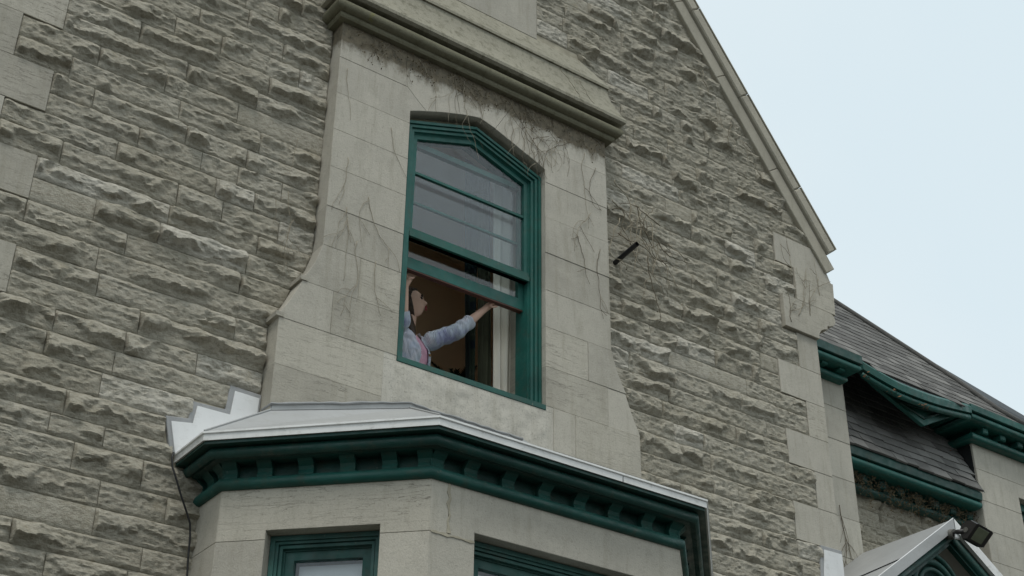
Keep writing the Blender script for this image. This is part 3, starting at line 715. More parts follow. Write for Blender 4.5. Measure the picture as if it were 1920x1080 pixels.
# cornice of the bay
BCO = link('bay_cornice', MB().sweep(BAYP, [(-.215, 4.70), (-.215, 4.90), (-.25, 4.90), (-.25, 4.70)]).mesh('bay_cornice'), M['greenD'], HOUSE)
sub('soffit', MB().sweep(BAYP, [(-.012, 4.898), (-.012, 4.9165), (-.24, 4.9165), (-.24, 4.898)]), M['greenD'], BCO)
sub('crown_bead', MB().sweep(BAYP, [(-.21, 4.842), (-.115, 4.838), (-.105, 4.846)] + arc(-.088, 4.868, .036, -70, 75, 8) + [(-.075, 4.8975), (-.21, 4.8975)]), M['greenD'], BCO, True, 45)
sub('lower_bead', MB().sweep(BAYP, [(-.23, 4.690), (-.185, 4.686)] + arc(-.178, 4.719, .036, -75, 80, 8) + [(-.19, 4.760), (-.23, 4.762)]), M['greenM'], BCO, True, 45)
def bracket(fr_, s_, wdt):
    prof = [(-.035, 4.748), (-.072, 4.748), (-.078, 4.765), (-.072, 4.785), (-.080, 4.805), (-.105, 4.825), (-.118, 4.8405), (-.035, 4.8405)]   # (out of the wall plane, z)
    k = len(prof); v = [fr_(s_ + sg * wdt / 2, p[0] + .07, p[1]) for sg in (-1, 1) for p in prof]
    v = [fr_(s_ + sg * wdt / 2, -( -p[0]) + .075, p[1]) for sg in (-1, 1) for p in prof]
    return MB().add(v, [tuple(range(k)), tuple(range(2 * k - 1, k - 1, -1))] + [(i, k + i, k + (i + 1) % k, (i + 1) % k) for i in range(k)])
def brackets(i, n):
    fr_, L_ = facet(i)
    for k in range(n + 1):
        s_ = L_ * k / n; wd = .085
        if k == 0: s_ += .035
        if k == n: s_ -= .035
        sub('bracket', bracket(fr_, s_, wd), M['greenM'], BCO)
brackets(0, 2); brackets(1, 5); brackets(2, 7); brackets(3, 5); brackets(4, 2)
# metal roof of the bay
BRO = link('bay_roof', MB().sweep(BAYP, [(-.012, 4.918), (0.0, 4.916), (0.002, 4.950), (.010, 4.956), (.010, 4.967), (-.05, 4.972), (-.05, 4.93)]).mesh('bay_roof'), M['fascia'], HOUSE)
BRO['label'] = 'white metal edge strip'
A_, B_, C_, D_ = [Vector((p[0], p[1], 4.972)) for p in BAYP[1:5]]
tE = .64; zt = 5.672
P1 = Vector((3.310, -.155, 5.335)); P2 = Vector((4.27, -.155, 5.632)); P3 = Vector((5.155, -.155, 5.632)); P4 = Vector((6.115, -.155, 5.335))
W0, W1 = Vector((2.816, .01, 4.972)), Vector((6.609, .01, 4.972)); Q0, Q1 = Vector((3.310, .01, 5.335)), Vector((6.115, .01, 5.335))
sub('roof_sheet', MB().add([W0, A_, P1, Q0], [(0, 1, 2, 3)]), M['white'], BRO)
sub('roof_sheet', MB().add([A_, B_, P2, P1], [(0, 1, 2, 3)]), M['roofmetal'], BRO)
sub('roof_sheet', MB().add([B_, C_, P3, P2], [(0, 1, 2, 3)]), M['roofmetal'], BRO)
sub('roof_sheet', MB().add([C_, D_, P4, P3], [(0, 1, 2, 3)]), M['roofmetal'], BRO)
sub('roof_sheet', MB().add([D_, W1, Q1, P4], [(0, 1, 2, 3)]), M['roofmetal'], BRO)
sub('hip_seam', MB().tube([A_ + Vector((0, 0, .004)), P1 + Vector((0, 0, .006))], .006, 6), M['roofmetal'], BRO)
sub('hip_seam', MB().tube([B_ + Vector((0, 0, .004)), P2 + Vector((0, 0, .006))], .006, 6), M['roofmetal'], BRO)
up_ = MB()
def strip(a, b, h=.05, n_=(0, -1, 0), t=.006):
    n_ = Vector(n_); up_.add([a, b, b + Vector((0, 0, h)), a + Vector((0, 0, h)), a + n_ * t, b + n_ * t, b + n_ * t + Vector((0, 0, h)), a + n_ * t + Vector((0, 0, h))], [(0, 1, 2, 3), (7, 6, 5, 4), (3, 2, 6, 7), (0, 4, 5, 1), (0, 3, 7, 4), (1, 5, 6, 2)])
strip(P1, P2, .036); strip(P2, P3, .03); strip(P3, P4, .036); strip(P1 + Vector((0, .16, 0)), P1, .036, (-1, 0, 0)); sub('upstand', up_, M['roofmetal'], BRO)
sl_ = MB(); rg = random.Random(5)
pts = [P1 + Vector((-.01, .1, .038)), P1 + Vector((-.006, -.012, .038))] + [P1.lerp(P2, q) + Vector((0, -.012, .037 + rg.uniform(-.003, .004))) for q in np.linspace(.04, 1, 14)] + [P2.lerp(P3, q) + Vector((0, -.012, .03 + rg.uniform(-.004, .006))) for q in np.linspace(.04, 1, 16)]
sl_.tube(pts, [rg.uniform(.005, .010) for _ in pts], 6); sub('sealant_bead', sl_, M['sealant'], BRO, True)
sub('lap_seam', MB().box(5.02, 5.026, -1.3395, -1.33, 4.917, 4.968), M['sealant'], BRO)
# stepped flashing on the wall
FLA = MB().prism([(2.802, 4.962), (3.27, 4.98), (3.285, 5.455), (3.122, 5.458), (3.108, 5.296), (2.898, 5.292), (2.885, 5.176), (2.752, 5.152)], FR_FRONT, -.034, .01, .002).build('step_flashing', M['white'], HOUSE)
sub('sealant_border', MB().prism([(2.775, 4.955), (3.29, 4.962), (3.30, 5.485), (3.09, 5.490), (3.078, 5.325), (2.868, 5.318), (2.858, 5.203), (2.718, 5.180)], FR_FRONT, -.026, .01, .004), M['sealant'], FLA)
# flashing at the corner beside the porch roof
FLB = MB().prism([(8.13, 5.30), (8.375, 5.30), (8.378, 5.616), (8.176, 5.612)], FR_FRONT, -.034, .01, .002).build('corner_flashing', M['white'], HOUSE)
sub('sealant_border', MB().prism([(8.10, 5.30), (8.386, 5.30), (8.386, 5.65), (8.145, 5.645)], FR_FRONT, -.028, .01, .004), M['sealant'], FLB)

# bay windows
def bay_window(fr_, a, b, ztop, name, blind_label):
    def box(sa, sb, y0, y1, za, zb, m=None):
        m = m or MB(); v = [fr_(x, y, z) for z in (za, zb) for y in (y0, y1) for x in (sa, sb)]
        return m.add(v, [(0, 2, 3, 1), (4, 5, 7, 6), (0, 1, 5, 4), (2, 6, 7, 3), (0, 4, 6, 2), (1, 3, 7, 5)])
    def rng(d0, d1, y0, y1, m=None):
        m = box(a + d0, a + d1, y0, y1, ZB, ztop - d0 * 1.0, m); box(b - d1, b - d0, y0, y1, ZB, ztop - d0, m); box(a + d1, b - d1, y0, y1, ztop - d1, ztop - d0, m); return m
    W = link(name, rng(.002, .030, .085, .2).mesh(name), M['greenL'], HOUSE)
    for d0, d1, y in ((.030, .046, .098), (.046, .052, .115), (.052, .068, .108), (.068, .076, .135)): sub('casing', rng(d0, d1, y, .2), M['greenL'], W)
    sub('sash', rng(.076, .125, .145, .19), M['greenL'], W)
    v = [fr_(x, .165, z) for x, z in ((a + .11, ZB), (b - .11, ZB), (b - .11, ztop - .11), (a + .11, ztop - .11))]; v += [fr_(x, .169, z) for x, z in ((a + .11, ZB), (b - .11, ZB), (b - .11, ztop - .11), (a + .11, ztop - .11))]
    sub('pane', MB().add(v, [(0, 1, 2, 3), (7, 6, 5, 4), (0, 4, 5, 1), (1, 5, 6, 2), (2, 6, 7, 3), (3, 7, 4, 0)]), M['glass'], W)
    bl = box(a + .135, b - .135, .215, .218, ZB, ztop - .135).build('roller_blind', M['blind'])
    bl['label'] = blind_label; bl['category'] = 'blind'
bay_window(fr1, s0, s1, ZO, 'bay_window', 'white blind drawn behind the narrow side window of the bay')
bay_window(fr2, f0, f1, ZO, 'bay_window', 'white blind behind the wide front window of the bay')


# ------------------------------------------------------------------ wing behind the gable
WING = thing('house_wing', 'lower stone wing with dark shingle roofs and green cornices behind the gable', 'building', (10.8, .8, 0))
# corner strip of dressed stone beside the gable
lv = [0, 4.2, 4.75, 5.07, 5.38, 5.70, 6.02, 6.40, 6.78, 7.16, 7.50, 7.83]
for a, b in zip(lv[:-1], lv[1:]):
    MB().prism([(8.3, a), (9.545, a), (9.545, b), (8.3, b)], FR_FRONT, .72 + random.uniform(-.002, .002), 1.3, .004).build('dressed_stone', M['wingstone'], WING)
PC = link('corner_cornice', MB().sweep([(8.3, .72), (9.545, .72), (9.545, 1.5)], [(-.05, 7.80), (.01, 7.80), (.01, 8.03), (-.05, 8.03)]).mesh('corner_cornice'), M['greenD'], WING)
pth = [(8.3, .52), (9.60, .52), (9.60, 1.5)]
sub('eaves_board', MB().sweep(pth, [(0, 7.925), (0.012, 7.93), (.012, 8.015), (-.2, 8.02), (-.2, 7.925)]), M['greenD'], PC)
sub('crown_bead', MB().sweep(pth, [(-.2, 7.862), (-.05, 7.855)] + arc(-.035, 7.888, .034, -70, 80, 7) + [(-.2, 7.92)]), M['green'], PC, True, 45)
sub('lower_bead', MB().sweep([(8.3, .66), (9.50, .66), (9.50, 1.5)], [(-.06, 7.76)] + arc(-.01, 7.795, .034, -80, 80, 7) + [(-.06, 7.83)]), M['green'], PC, True, 45)
for x in (8.62, 8.9, 9.17, 9.40):
    sub('bracket', MB().prism([(x - .04, 7.83), (x + .04, 7.83), (x + .04, 7.858), (x - .04, 7.858)], FR_FRONT, .58, .72, .006), M['green'], PC)
# rock faced wall below the lower roof
V_, Q_ = None, None
WL = [5.0, 5.16, 5.33, 5.48, 5.64, 5.80, 5.97, 6.12, 6.28, 6.44, 6.60, 6.76, 6.92]
MB().box(9.5, 11.6, 1.07, 1.2, 0, 7.2).build('wall', M['mortar'], WING)
for a, b in zip(WL[:-1], WL[1:]):
    x = 9.545
    while x < 11.5:
        e = min(11.53, x + random.uniform(.3, .75)); e = 11.53 if 11.53 - e < .2 else e
        V, Q = rock_stone(const(x), const(e), a, b, random.randrange(10 ** 6)); V[:, 1] += 1.06
        link('stone', quads_mesh('stone', V, Q, np.full(len(V), random.uniform(.2, .85))), M['rock'], WING, True, 26); x = e
# lower cornice
LC = link('lower_cornice', MB().box(9.55, 11.49, .99, 1.06, 6.90, 7.10).box(9.547, 11.49, .81, 1.2, 7.102, 7.26).mesh('lower_cornice'), M['greenD'], WING)
pth = [(9.55, .77), (11.47, .77)]
sub('gutter_board', MB().sweep(pth, [(0, 7.105), (.012, 7.11), (.02, 7.17), (.015, 7.19), (-.3, 7.195), (-.3, 7.105)]), M['greenD'], LC)
sub('crown_bead', MB().sweep(pth, [(-.22, 7.04), (-.05, 7.03)] + arc(-.035, 7.066, .036, -70, 80, 7) + [(-.22, 7.10)]), M['green'], LC, True, 45)
sub('lower_bead', MB().sweep([(9.55, .965), (11.47, .965)], [(-.05, 6.87)] + arc(-.005, 6.905, .038, -80, 80, 7) + [(-.05, 6.945)]), M['greenD'], LC, True, 45)
x = 9.66
while x < 11.45:
    sub('bracket', MB().prism([(x - .04, 6.945), (x + .04, 6.945), (x + .045, 7.03), (x - .045, 7.03)], FR_FRONT, .90, 1.0, .012), M['greenD'], LC); x += .255
# bay of the wing
lw_ = [0, 4.4, 5.55, 5.87, 6.19, 6.51, 6.83, 7.15, 7.49, 7.80]
wx0 = 12.17
for a, b in zip(lw_[:-1], lw_[1:]):
    xr = wx0 if (a < 7.33 and a > 5.0) else 14.5
    top = b
    if a < 7.33 < b: MB().prism([(11.53, a), (wx0, a), (wx0, 7.33), (14.5, 7.33), (14.5, b), (11.53, b)], FR_FRONT, .81, 1.6, .004).build('dressed_stone', M['wingstone'], WING)
    else: MB().prism([(11.53, a), (xr, a), (xr, b), (11.53, b)], FR_FRONT, .81 + random.uniform(-.002, .002), 1.6, .004).build('dressed_stone', M['wingstone'], WING)
MB().add([(11.524, .835, 7.22), (11.524, 1.7, 7.22), (11.524, 1.7, 7.84), (11.524, .86, 7.84), (11.524, .835, 7.74), (11.53, .835, 7.22), (11.53, .835, 7.74)], [(0, 1, 2, 3, 4), (0, 4, 6, 5)]).build('cheek', M['dark'], WING)
WW = link('window', MB().box(wx0, wx0 + .07, .90, 1.1, 5.3, 7.33).box(wx0 + .07, 13.2, .90, 1.1, 7.25, 7.33).mesh('window'), M['green'], WING)
sub('sash', MB().box(wx0 + .07, wx0 + .12, .95, 1.0, 5.3, 7.25).box(wx0 + .12, 13.2, .95, 1.0, 7.19, 7.25), M['greenL'], WW)
sub('pane', pane([(wx0 + .11, 5.3), (13.2, 5.3), (13.2, 7.2), (wx0 + .11, 7.2)], .975), M['glass'], WW)
sub('backing', MB().box(wx0, 13.3, 1.4, 1.45, 5.2, 7.4), M['dark'], WW)
TC = link('upper_cornice', MB().sweep([(11.53, 1.5), (11.53, .81), (14.5, .81)], [(-.05, 7.80), (.015, 7.80), (.015, 8.0), (-.05, 8.0)]).mesh('upper_cornice'), M['greenD'], WING)
pth = [(11.315, 1.55), (11.315, .60), (14.5, .60)]
sub('eaves_board', MB().sweep(pth, [(0, 7.985), (.012, 7.99), (.018, 8.055), (-.2, 8.06), (-.2, 7.985)]), M['green'], TC)
sub('crown_bead', MB().sweep(pth, [(-.2, 7.915), (-.055, 7.908)] + arc(-.04, 7.944, .036, -70, 80, 7) + [(-.2, 7.98)]), M['green'], TC, True, 45)
sub('lower_bead', MB().sweep([(11.43, 1.5), (11.43, .715), (14.5, .715)], [(-.10, 7.765)] + arc(-.035, 7.80, .038, -80, 80, 7) + [(-.10, 7.845)]), M['green'], TC, True, 45)
for x in (11.62, 11.9, 12.18, 12.46, 12.74):
    sub('bracket', MB().prism([(x - .04, 7.845), (x + .04, 7.845), (x + .04, 7.91), (x - .04, 7.91)], FR_FRONT, .68, .81, .01), M['green'], TC)
# roofs: boarding, then shingles laid course by course
def shingle_protos(w_, l_, name, mat, th=.017):
    out = []
    for k in range(5):
        v = [(0, -.0015, 0), (w_, -.0015, 0), (w_, .002, l_), (0, .002, l_), (0, th * (1 + .3 * (k % 2)), 0), (w_, th * (1 + .3 * ((k + 1) % 2)), 0), (w_, .004, l_), (0, .004, l_)]
        me = MB().add(v, [(0, 1, 2, 3), (7, 6, 5, 4), (4, 5, 1, 0), (0, 3, 7, 4), (1, 5, 6, 2)]).mesh(name); me.materials.append(mat)
        at = me.attributes.new('tint', 'FLOAT', 'POINT'); at.data.foreach_set('value', np.full(8, [.1, .3, .5, .7, .95][k], dtype=np.float32)); out.append(me)
    return out
def basis(org, upv):                      # x along the eaves, z up the slope, y out of the roof
    zv = Vector(upv).normalized(); xv = Vector((1, 0, 0)); yv = xv.cross(zv).normalized()
    return Matrix(((xv.x, yv.x, zv.x, org[0]), (xv.y, yv.y, zv.y, org[1]), (xv.z, yv.z, zv.z, org[2]), (0, 0, 0, 1)))
NSH = [0]
def inside(poly, p):
    c = False; n = len(poly)
    for i in range(n):
        (x1, y1), (x2, y2) = poly[i], poly[(i + 1) % n]
        if (y1 > p[1]) != (y2 > p[1]) and p[0] < (x2 - x1) * (p[1] - y1) / (y2 - y1) + x1: c = not c
    return c
def lay(org, upv, poly, expo, wids, mat, limit, seed, zmax, th=.017):
    B = basis(org, upv); rg = random.Random(seed); protos = {w_: shingle_protos(w_ - .004, expo * 1.45, 'shingle', mat, th) for w_ in wids}
    rest = MB(); xs = [p[0] for p in poly]; q = 0
    while q * expo < zmax:
        x = min(xs) - rg.uniform(0, .3)
        while x < max(xs):
            w_ = rg.choice(wids); c = (x + w_ / 2, q * expo + expo * .5)
            if inside(poly, c) or (inside(poly, (x + .02, c[1])) and inside(poly, (x + w_ - .02, c[1]))):
                me = protos[w_][rg.randrange(5)]
                T = B @ Matrix.Translation((x, 0, q * expo + rg.uniform(-.010, .010)))
                if NSH[0] < limit:
                    o_ = bpy.data.objects.new('shingle', me); COL.objects.link(o_); o_.parent = WING
                    o_.matrix_parent_inverse = Matrix.Translation(-Vector(WING.location)); o_.matrix_basis = T; NSH[0] += 1
                else: rest.add([T @ v.co for v in me.vertices], [tuple(p.vertices) for p in me.polygons])
            x += w_
        q += 1
    return rest
lo, lup = (0, .745, 7.195), (0, .4, .84)
Lp = [(9.50, -.01), (11.53, -.01), (11.50, 1.8), (9.50, 1.8)]
Bm = basis(lo, lup)
MB().add([Bm @ Vector((p[0], -.004, max(p[1], 0.01))) for p in Lp], [(0, 1, 2, 3)]).build('lower_roof', M['dark'], WING)
lay(lo, lup, Lp, .118, (.16, .21, .27), M['shingle'], 300, 1, 1.75)
uo, uup = (0, .68, 8.15), (0, 1, 1.43); k_ = math.sqrt(1 + 1.43 ** 2)
def onu(P): return (P[0], (P[1] - .68) * k_)
EAVE = [(8.45, .60, 8.035), (9.25, .60, 8.035), (9.699, .591, 8.023), (9.827, .54, 7.95), (10.095, .48, 7.864), (10.621, .50, 7.893), (11.299, .60, 8.036), (12.25, .60, 8.036)]
HIP = [(12.221, .63, 8.078), (11.936, .72, 8.207), (11.872, .786, 8.302), (11.665, .982, 8.582), (11.219, 1.256, 8.974), (10.615, 1.614, 9.486), (10.318, 1.773, 9.713), (9.2, 2.40, 10.61)]
Up = [onu(p) for p in EAVE] + [onu(p) for p in HIP] + [onu((8.45, 2.40, 10.61))]
Bu = basis(uo, uup)
MB().add([Bu @ Vector((p[0], -.006, p[1])) for p in Up], [tuple(range(len(Up)))]).build('upper_roof', M['dark'], WING)
rest = lay((0, .68 - .0, 8.15), uup, [(p[0], p[1]) for p in Up], .118, (.13, .18, .24), M['shingle2'], 300, 2, 3.2, .010)
# lower part of the slope, below the reference line
rest2 = lay((0, .68 - .25 / k_, 8.15 - .25 * 1.43 / k_), uup, [(p[0], p[1] + .25) for p in Up if p[1] < 3] and [(p[0], p[1] + .25) for p in Up], .118, (.13, .18, .24), M['shingle2'], 420, 3, .25, .010)
me = rest.mesh('shingle_courses'); me.materials.append(M['shingle2']); at = me.attributes.new('tint', 'FLOAT', 'POINT')
at.data.foreach_set('value', np.repeat(np.random.default_rng(4).random(len(me.vertices) // 8), 8).astype(np.float32))
o = link('shingle_courses', me, None, WING); o['kind'] = 'stuff'
hp = [Vector(p) + Vector((0.01, 0, .02)) for p in HIP]
MB().tube(hp, .035, 7).build('hip_cap', M['shingle2'], WING, True)
MB().add([HIP[0], HIP[3], HIP[7], (12.9, 2.40, 10.0), (13.6, 1.2, 8.0), (13.6, .63, 8.04)], [(0, 1, 2, 3, 4, 5)]).build('roof_back', M['dark'], WING)
# swept eaves board with its bead
ev = [Vector(p) for p in EAVE[2:7]]
def smoothpath(P, n=24):
    out = []
    for i in range(n + 1):
        t = i / n * (len(P) - 1); k = min(int(t), len(P) - 2); f = t - k
        p0, p1, p2, p3 = P[max(k - 1, 0)], P[k], P[k + 1], P[min(k + 2, len(P) - 1)]
        out.append(.5 * ((2 * p1) + (p2 - p0) * f + (2 * p0 - 5 * p1 + 4 * p2 - p3) * f * f + (3 * p1 - p0 - 3 * p2 + p3) * f ** 3))
    return out
sp = smoothpath(ev); mbx = MB(); n = len(sp)
pr = [(.0, .012), (-.02, -.02), (-.012, -.085), (.03, -.085), (.05, .0)]      # (y, z)
v = [p + Vector((0, a, b)) for p in sp for a, b in pr]; k5 = len(pr)
f = [(i * k5 + j, (i + 1) * k5 + j, (i + 1) * k5 + (j + 1) % k5, i * k5 + (j + 1) % k5) for i in range(n - 1) for j in range(k5)]
mbx.add(v, f + [tuple(range(k5)), tuple((n - 1) * k5 + j for j in range(k5 - 1, -1, -1))]); mbx.build('swept_board', M['green'], WING, True, 35)
MB().tube([p + Vector((0, .035, -.115)) for p in sp[1:]], .030, 9).build('swept_bead', M['green'], WING, True)
# boarded panel under the swept eaves
PANEL = [(9.72, 7.96), (9.91, 7.858), (10.572, 7.62), (11.30, 7.99), (11.30, 8.03), (10.60, 7.90), (9.95, 7.95)]
INSET = [(10.25, 7.775), (10.572, 7.695), (10.82, 7.822)]
MB().prism([(PTX, PTZ) for PTX, PTZ in PANEL], FR_FRONT, .64, .68, .004, 0).build('soffit_panel', M['green'], WING)
for i_ in range(3):
    (a0, a1), (b0, b1) = INSET[i_], INSET[(i_ + 1) % 3]
    MB().tube([(a0, .636, a1), (b0, .636, b1)], .014, 6).build('panel_moulding', M['greenD'], WING, True)
# ------------------------------------------------------------------ porch in the corner
PO = thing('porch', 'small porch with grey metal gable roof and green trim beside the corner', 'porch', (9.5, .2, 0))
ax, az_, yf, yb, sl1 = 9.533, 6.114, -.25, .718, .698
def rf(x, d=0): return az_ - abs(x - ax) * sl1 - d
for sgn, xe in ((-1, 8.02), (1, 11.05)):
    zc = rf(xe); v = [(ax, yf, az_), (xe, yf, zc), (xe, yb, zc), (ax, yb, az_)]
    MB().add(v + [(p[0], p[1], p[2] - .02) for p in v], [(0, 1, 2, 3), (7, 6, 5, 4), (0, 4, 5, 1), (1, 5, 6, 2)]).build('roof_sheet', M['roofmetal'], PO)
    q = [(ax, az_ + .004), (xe, rf(xe) + .004), (xe, rf(xe, .088)), (ax, rf(ax, .088))]
    MB().prism(q[::-1] if sgn < 0 else q, FR_FRONT, yf - .028, yf + .01, .004, 0).build('rake_trim', M['roofmetal'] if sgn < 0 else M['fascia'], PO)
    MB().tube([(ax, yf - .02, az_ + .006), (xe, yf - .02, rf(xe) + .006)], .007, 6).build('rake_seam', M['white'], PO, True)
    MB().tube([(ax, yf + .04, rf(ax, .135)), (xe, yf + .04, rf(xe, .135))], .036, 8).build('rake_bead', M['greenD'], PO, True)
    MB().prism([(ax, rf(ax, .09)), (ax, rf(ax, .20)), (xe, rf(xe, .20)), (xe, rf(xe, .09))][::(-1 if sgn > 0 else 1)], FR_FRONT, yf + .05, yf + .10, .004, 0).build('rake_board', M['greenD'], PO)
MB().prism([(ax, rf(ax, .2)), (8.3, rf(8.3, .2)), (10.76, rf(10.76, .2))], FR_FRONT, yf + .28, yf + .30, .002, 0).build('gable_board', M['greenD'], PO)
for r_, t_ in ((.19, .022), (.255, .030), (.33, .022)):
    MB().tube([(9.29 + r_ * math.cos(R(a)), yf + .08, 5.46 + r_ * math.sin(R(a))) for a in range(0, 181, 12)], t_, 8).build('arch_brace', M['greenD'], PO, True)
MB().tube([(8.80, yf - .004, rf(8.80) + .006), (8.66, .2, rf(8.66) + .006), (8.47, .70, rf(8.47) + .006)], .005, 5).build('lap_seam', M['dark'], PO)
for x in (8.75, 10.5): MB().box(x - .06, x + .06, yf + .05, yf + .17, 0, rf(x, .2)).build('post', M['greenD'], PO)

# flood light on the porch apex
FL = thing('flood_light', 'dark bronze flood light fixed at the apex of the porch gable', 'flood light', (9.48, -.28, 5.95))
prof = [(-.135, -.055), (-.115, .03), (-.07, .075), (-.01, .088), (.045, .068), (.075, .02), (.082, -.02), (.05, -.062)]
prof = [((p[0] * .82 + p[1] * .57) * .86, (-p[0] * .57 + p[1] * .82) * .86) for p in prof]
cy, cz = -.46, 5.925; x0, x1 = 9.42, 9.625; k = len(prof); v = []
for x, sc_ in ((x0, .93), (x0 + .012, 1), (x1 - .03, 1), (x1, .90)): v += [(x, cy + p[0] * sc_, cz + p[1] * sc_ - (x - x0) * .16) for p in prof]
MB().add(v, [tuple(range(k)), tuple(range(4 * k - 1, 3 * k - 1, -1))] + [(i * k + j, i * k + (j + 1) % k, (i + 1) * k + (j + 1) % k, (i + 1) * k + j) for i in range(3) for j in range(k)]).build('housing', M['lamp'], FL, True, 35)
ln = [(-.138, -.06), (.046, -.068)]
a, b = prof[0], prof[-1]
def lp(t, x, d=0): return (x, cy + a[0] + (b[0] - a[0]) * t, cz + a[1] + (b[1] - a[1]) * t - d - (x - x0) * .16)
MB().add([lp(.12, x0 + .03, .003), lp(.12, x1 - .05, .003), lp(.88, x1 - .05, .003), lp(.88, x0 + .03, .003), lp(.12, x0 + .03, 0), lp(.12, x1 - .05, 0), lp(.88, x1 - .05, 0), lp(.88, x0 + .03, 0)], [(3, 2, 1, 0), (0, 1, 5, 4), (1, 2, 6, 5), (2, 3, 7, 6), (3, 0, 4, 7)]).build('lens', M['lens'], FL)
for i in range(7):
    x = x0 + .05 + i * .024; MB().tube([(x, cy + p[0] * 1.03, cz + p[1] * 1.03 - (x - x0) * .16) for p in prof[1:6]], .004, 5).build('fin', M['lamp'], FL)
MB().tube([(x0 + .006, cy, cz + .01), (x0 - .006, cy, cz + .01)], .022, 12).build('end_cap', M['lampgrey'], FL, True, 40)
MB().tube([(9.465, -.262, 5.965), (9.465, -.315, 5.955)], [.045, .042], 12).build('mount_box', M['lampgrey'], FL, True, 40)
MB().tube([(9.465, -.31, 5.955), (9.42, -.37, 5.945), (9.425, -.44, 5.93)], .020, 8).build('arm', M['lamp'], FL, True)
MB().tube([(9.43, -.36, 5.935), (9.425, -.36, 5.885)], [.016, .020], 8).build('sensor', M['white'], FL, True)

# pipe stub and cable
mb = MB().tube([(6.150, .02, 7.497), (6.152, -.28, 7.540)], .020, 12, False).tube([(6.152, -.28, 7.540), (6.151, -.20, 7.528)], .015, 12, False)
pp = mb.build('pipe', M['black'], None, True, 40); pp['label'] = 'short black pipe sticking out of the wall right of the surround'; pp['category'] = 'pipe'
cb = MB().tube([(2.785, -.055, 4.955), (2.778, -.06, 4.92), (2.785, -.07, 4.86), (2.815, -.085, 4.78), (2.855, -.08, 4.70), (2.90, -.075, 4.62), (2.932, -.07, 4.56), (2.945, -.065, 4.49), (2.952, -.06, 4.36), (2.965, -.06, 4.2), (2.97, -.06, 3.9), (2.97, -.06, 3.4)], .006, 6).build('cable', M['cable'], None, True)
cb['label'] = 'thin black cable running down the wall left of the bay'; cb['category'] = 'cable'

# ------------------------------------------------------------------ woman at the window
front = Vector((.42, -.90, 0)).normalized(); latv = Vector((.90, .42, 0)).normalized()
def limb(mbx, pts, rads, n=14):
    """round limb with rounded joints"""
    P, Rr = [], []
    for i in range(len(pts) - 1):
        for q in range(6): P.append(pts[i].lerp(pts[i + 1], q / 6)); Rr.append(rads[i] + (rads[i + 1] - rads[i]) * q / 6)
    P.append(pts[-1]); Rr.append(rads[-1]); d = (P[-1] - P[-2]).normalized()
    for q in (.5, .85): P.append(pts[-1] + d * rads[-1] * q); Rr.append(rads[-1] * math.sqrt(1 - q * q))
    d = (P[0] - P[1]).normalized(); P.insert(0, pts[0] + d * rads[0] * .7); Rr.insert(0, rads[0] * .7)
    return mbx.tube(P, Rr, n)
def trunk(mbx, rows, n=28):
    """rows: (centre, half width across, half depth) from the bottom up"""
    v = []
    for c, a_, b_ in rows: v += [Vector(c) + latv * (a_ * math.cos(2 * math.pi * k / n)) + front * (b_ * math.sin(2 * math.pi * k / n)) for k in range(n)]
    f = [(i * n + k, i * n + (k + 1) % n, (i + 1) * n + (k + 1) % n, (i + 1) * n + k) for i in range(len(rows) - 1) for k in range(n)]
    return mbx.add(v, f + [tuple(range(n - 1, -1, -1)), tuple((len(rows) - 1) * n + k for k in range(n))])
def fuse(name, me, voxel=.005, it=4):
    o_ = bpy.data.objects.new(name, me); COL.objects.link(o_); rm = o_.modifiers.new('r', 'REMESH'); rm.mode = 'VOXEL'; rm.voxel_size = voxel
    sm_ = o_.modifiers.new('s', 'SMOOTH'); sm_.factor = .5; sm_.iterations = it
    bpy.context.view_layer.update(); out = bpy.data.meshes.new_from_object(o_.evaluated_get(bpy.context.evaluated_depsgraph_get())); bpy.data.objects.remove(o_); return out
PEL, CH, NK = Vector((4.585, .46, 6.02)), Vector((4.580, .40, 6.34)), Vector((4.550, .385, 6.53))
SHR, ELR, WRR, HDR = Vector((4.700, .32, 6.470)), Vector((4.845, .20, 6.545)), Vector((5.005, .10, 6.735)), Vector((5.045, .075, 6.768))
SHL, ELL, WRL, HDL = Vector((4.425, .40, 6.485)), Vector((4.385, .20, 6.47)), Vector((4.338, .10, 6.695)), Vector((4.352, .068, 6.755))
FWD = Vector((.80, -.55, .22)).normalized()
def T_(z): return PEL.lerp(CH, (z - PEL.z) / (CH.z - PEL.z)) if z < CH.z else CH.lerp(NK, min(1, (z - CH.z) / (NK.z - CH.z)))
def rows(g_, z0=5.86, z1=6.50):
    tab = [(5.84, .165, .125), (5.95, .170, .128), (6.08, .135, .105), (6.18, .128, .102), (6.30, .150, .118), (6.38, .160, .115), (6.45, .150, .085), (6.50, .085, .062)]
    out = []
    for z in np.arange(z0, z1 + .001, .02):
        a_ = np.interp(z, [t[0] for t in tab], [t[1] for t in tab]); b_ = np.interp(z, [t[0] for t in tab], [t[2] for t in tab]); c = T_(max(z, PEL.z)).copy(); c.z = z
        out.append((c, a_ + g_, b_ + g_))
    return out
body = MB(); trunk(body, rows(0))
limb(body, [NK - Vector((0, 0, .06)), NK, Vector((4.545, .36, 6.64))], [.055, .049, .048])
limb(body, [SHR, ELR, ELR.lerp(WRR, .35), WRR, HDR - Vector((.012, -.012, 0))], [.050, .039, .038, .024, .026])
limb(body, [SHL, ELL, ELL.lerp(WRL, .35), WRL, HDL - Vector((0, -.012, .012))], [.050, .039, .038, .024, .026])
for hx in (.075, -.075):
    h_ = PEL + latv * hx; limb(body, [h_ + Vector((0, 0, -.10)), h_ + Vector((0, 0, -.46)), h_ + Vector((0, .03, -.83)), h_ + Vector((0, .03, -.85)) + front * .12], [.09, .062, .040, .034])
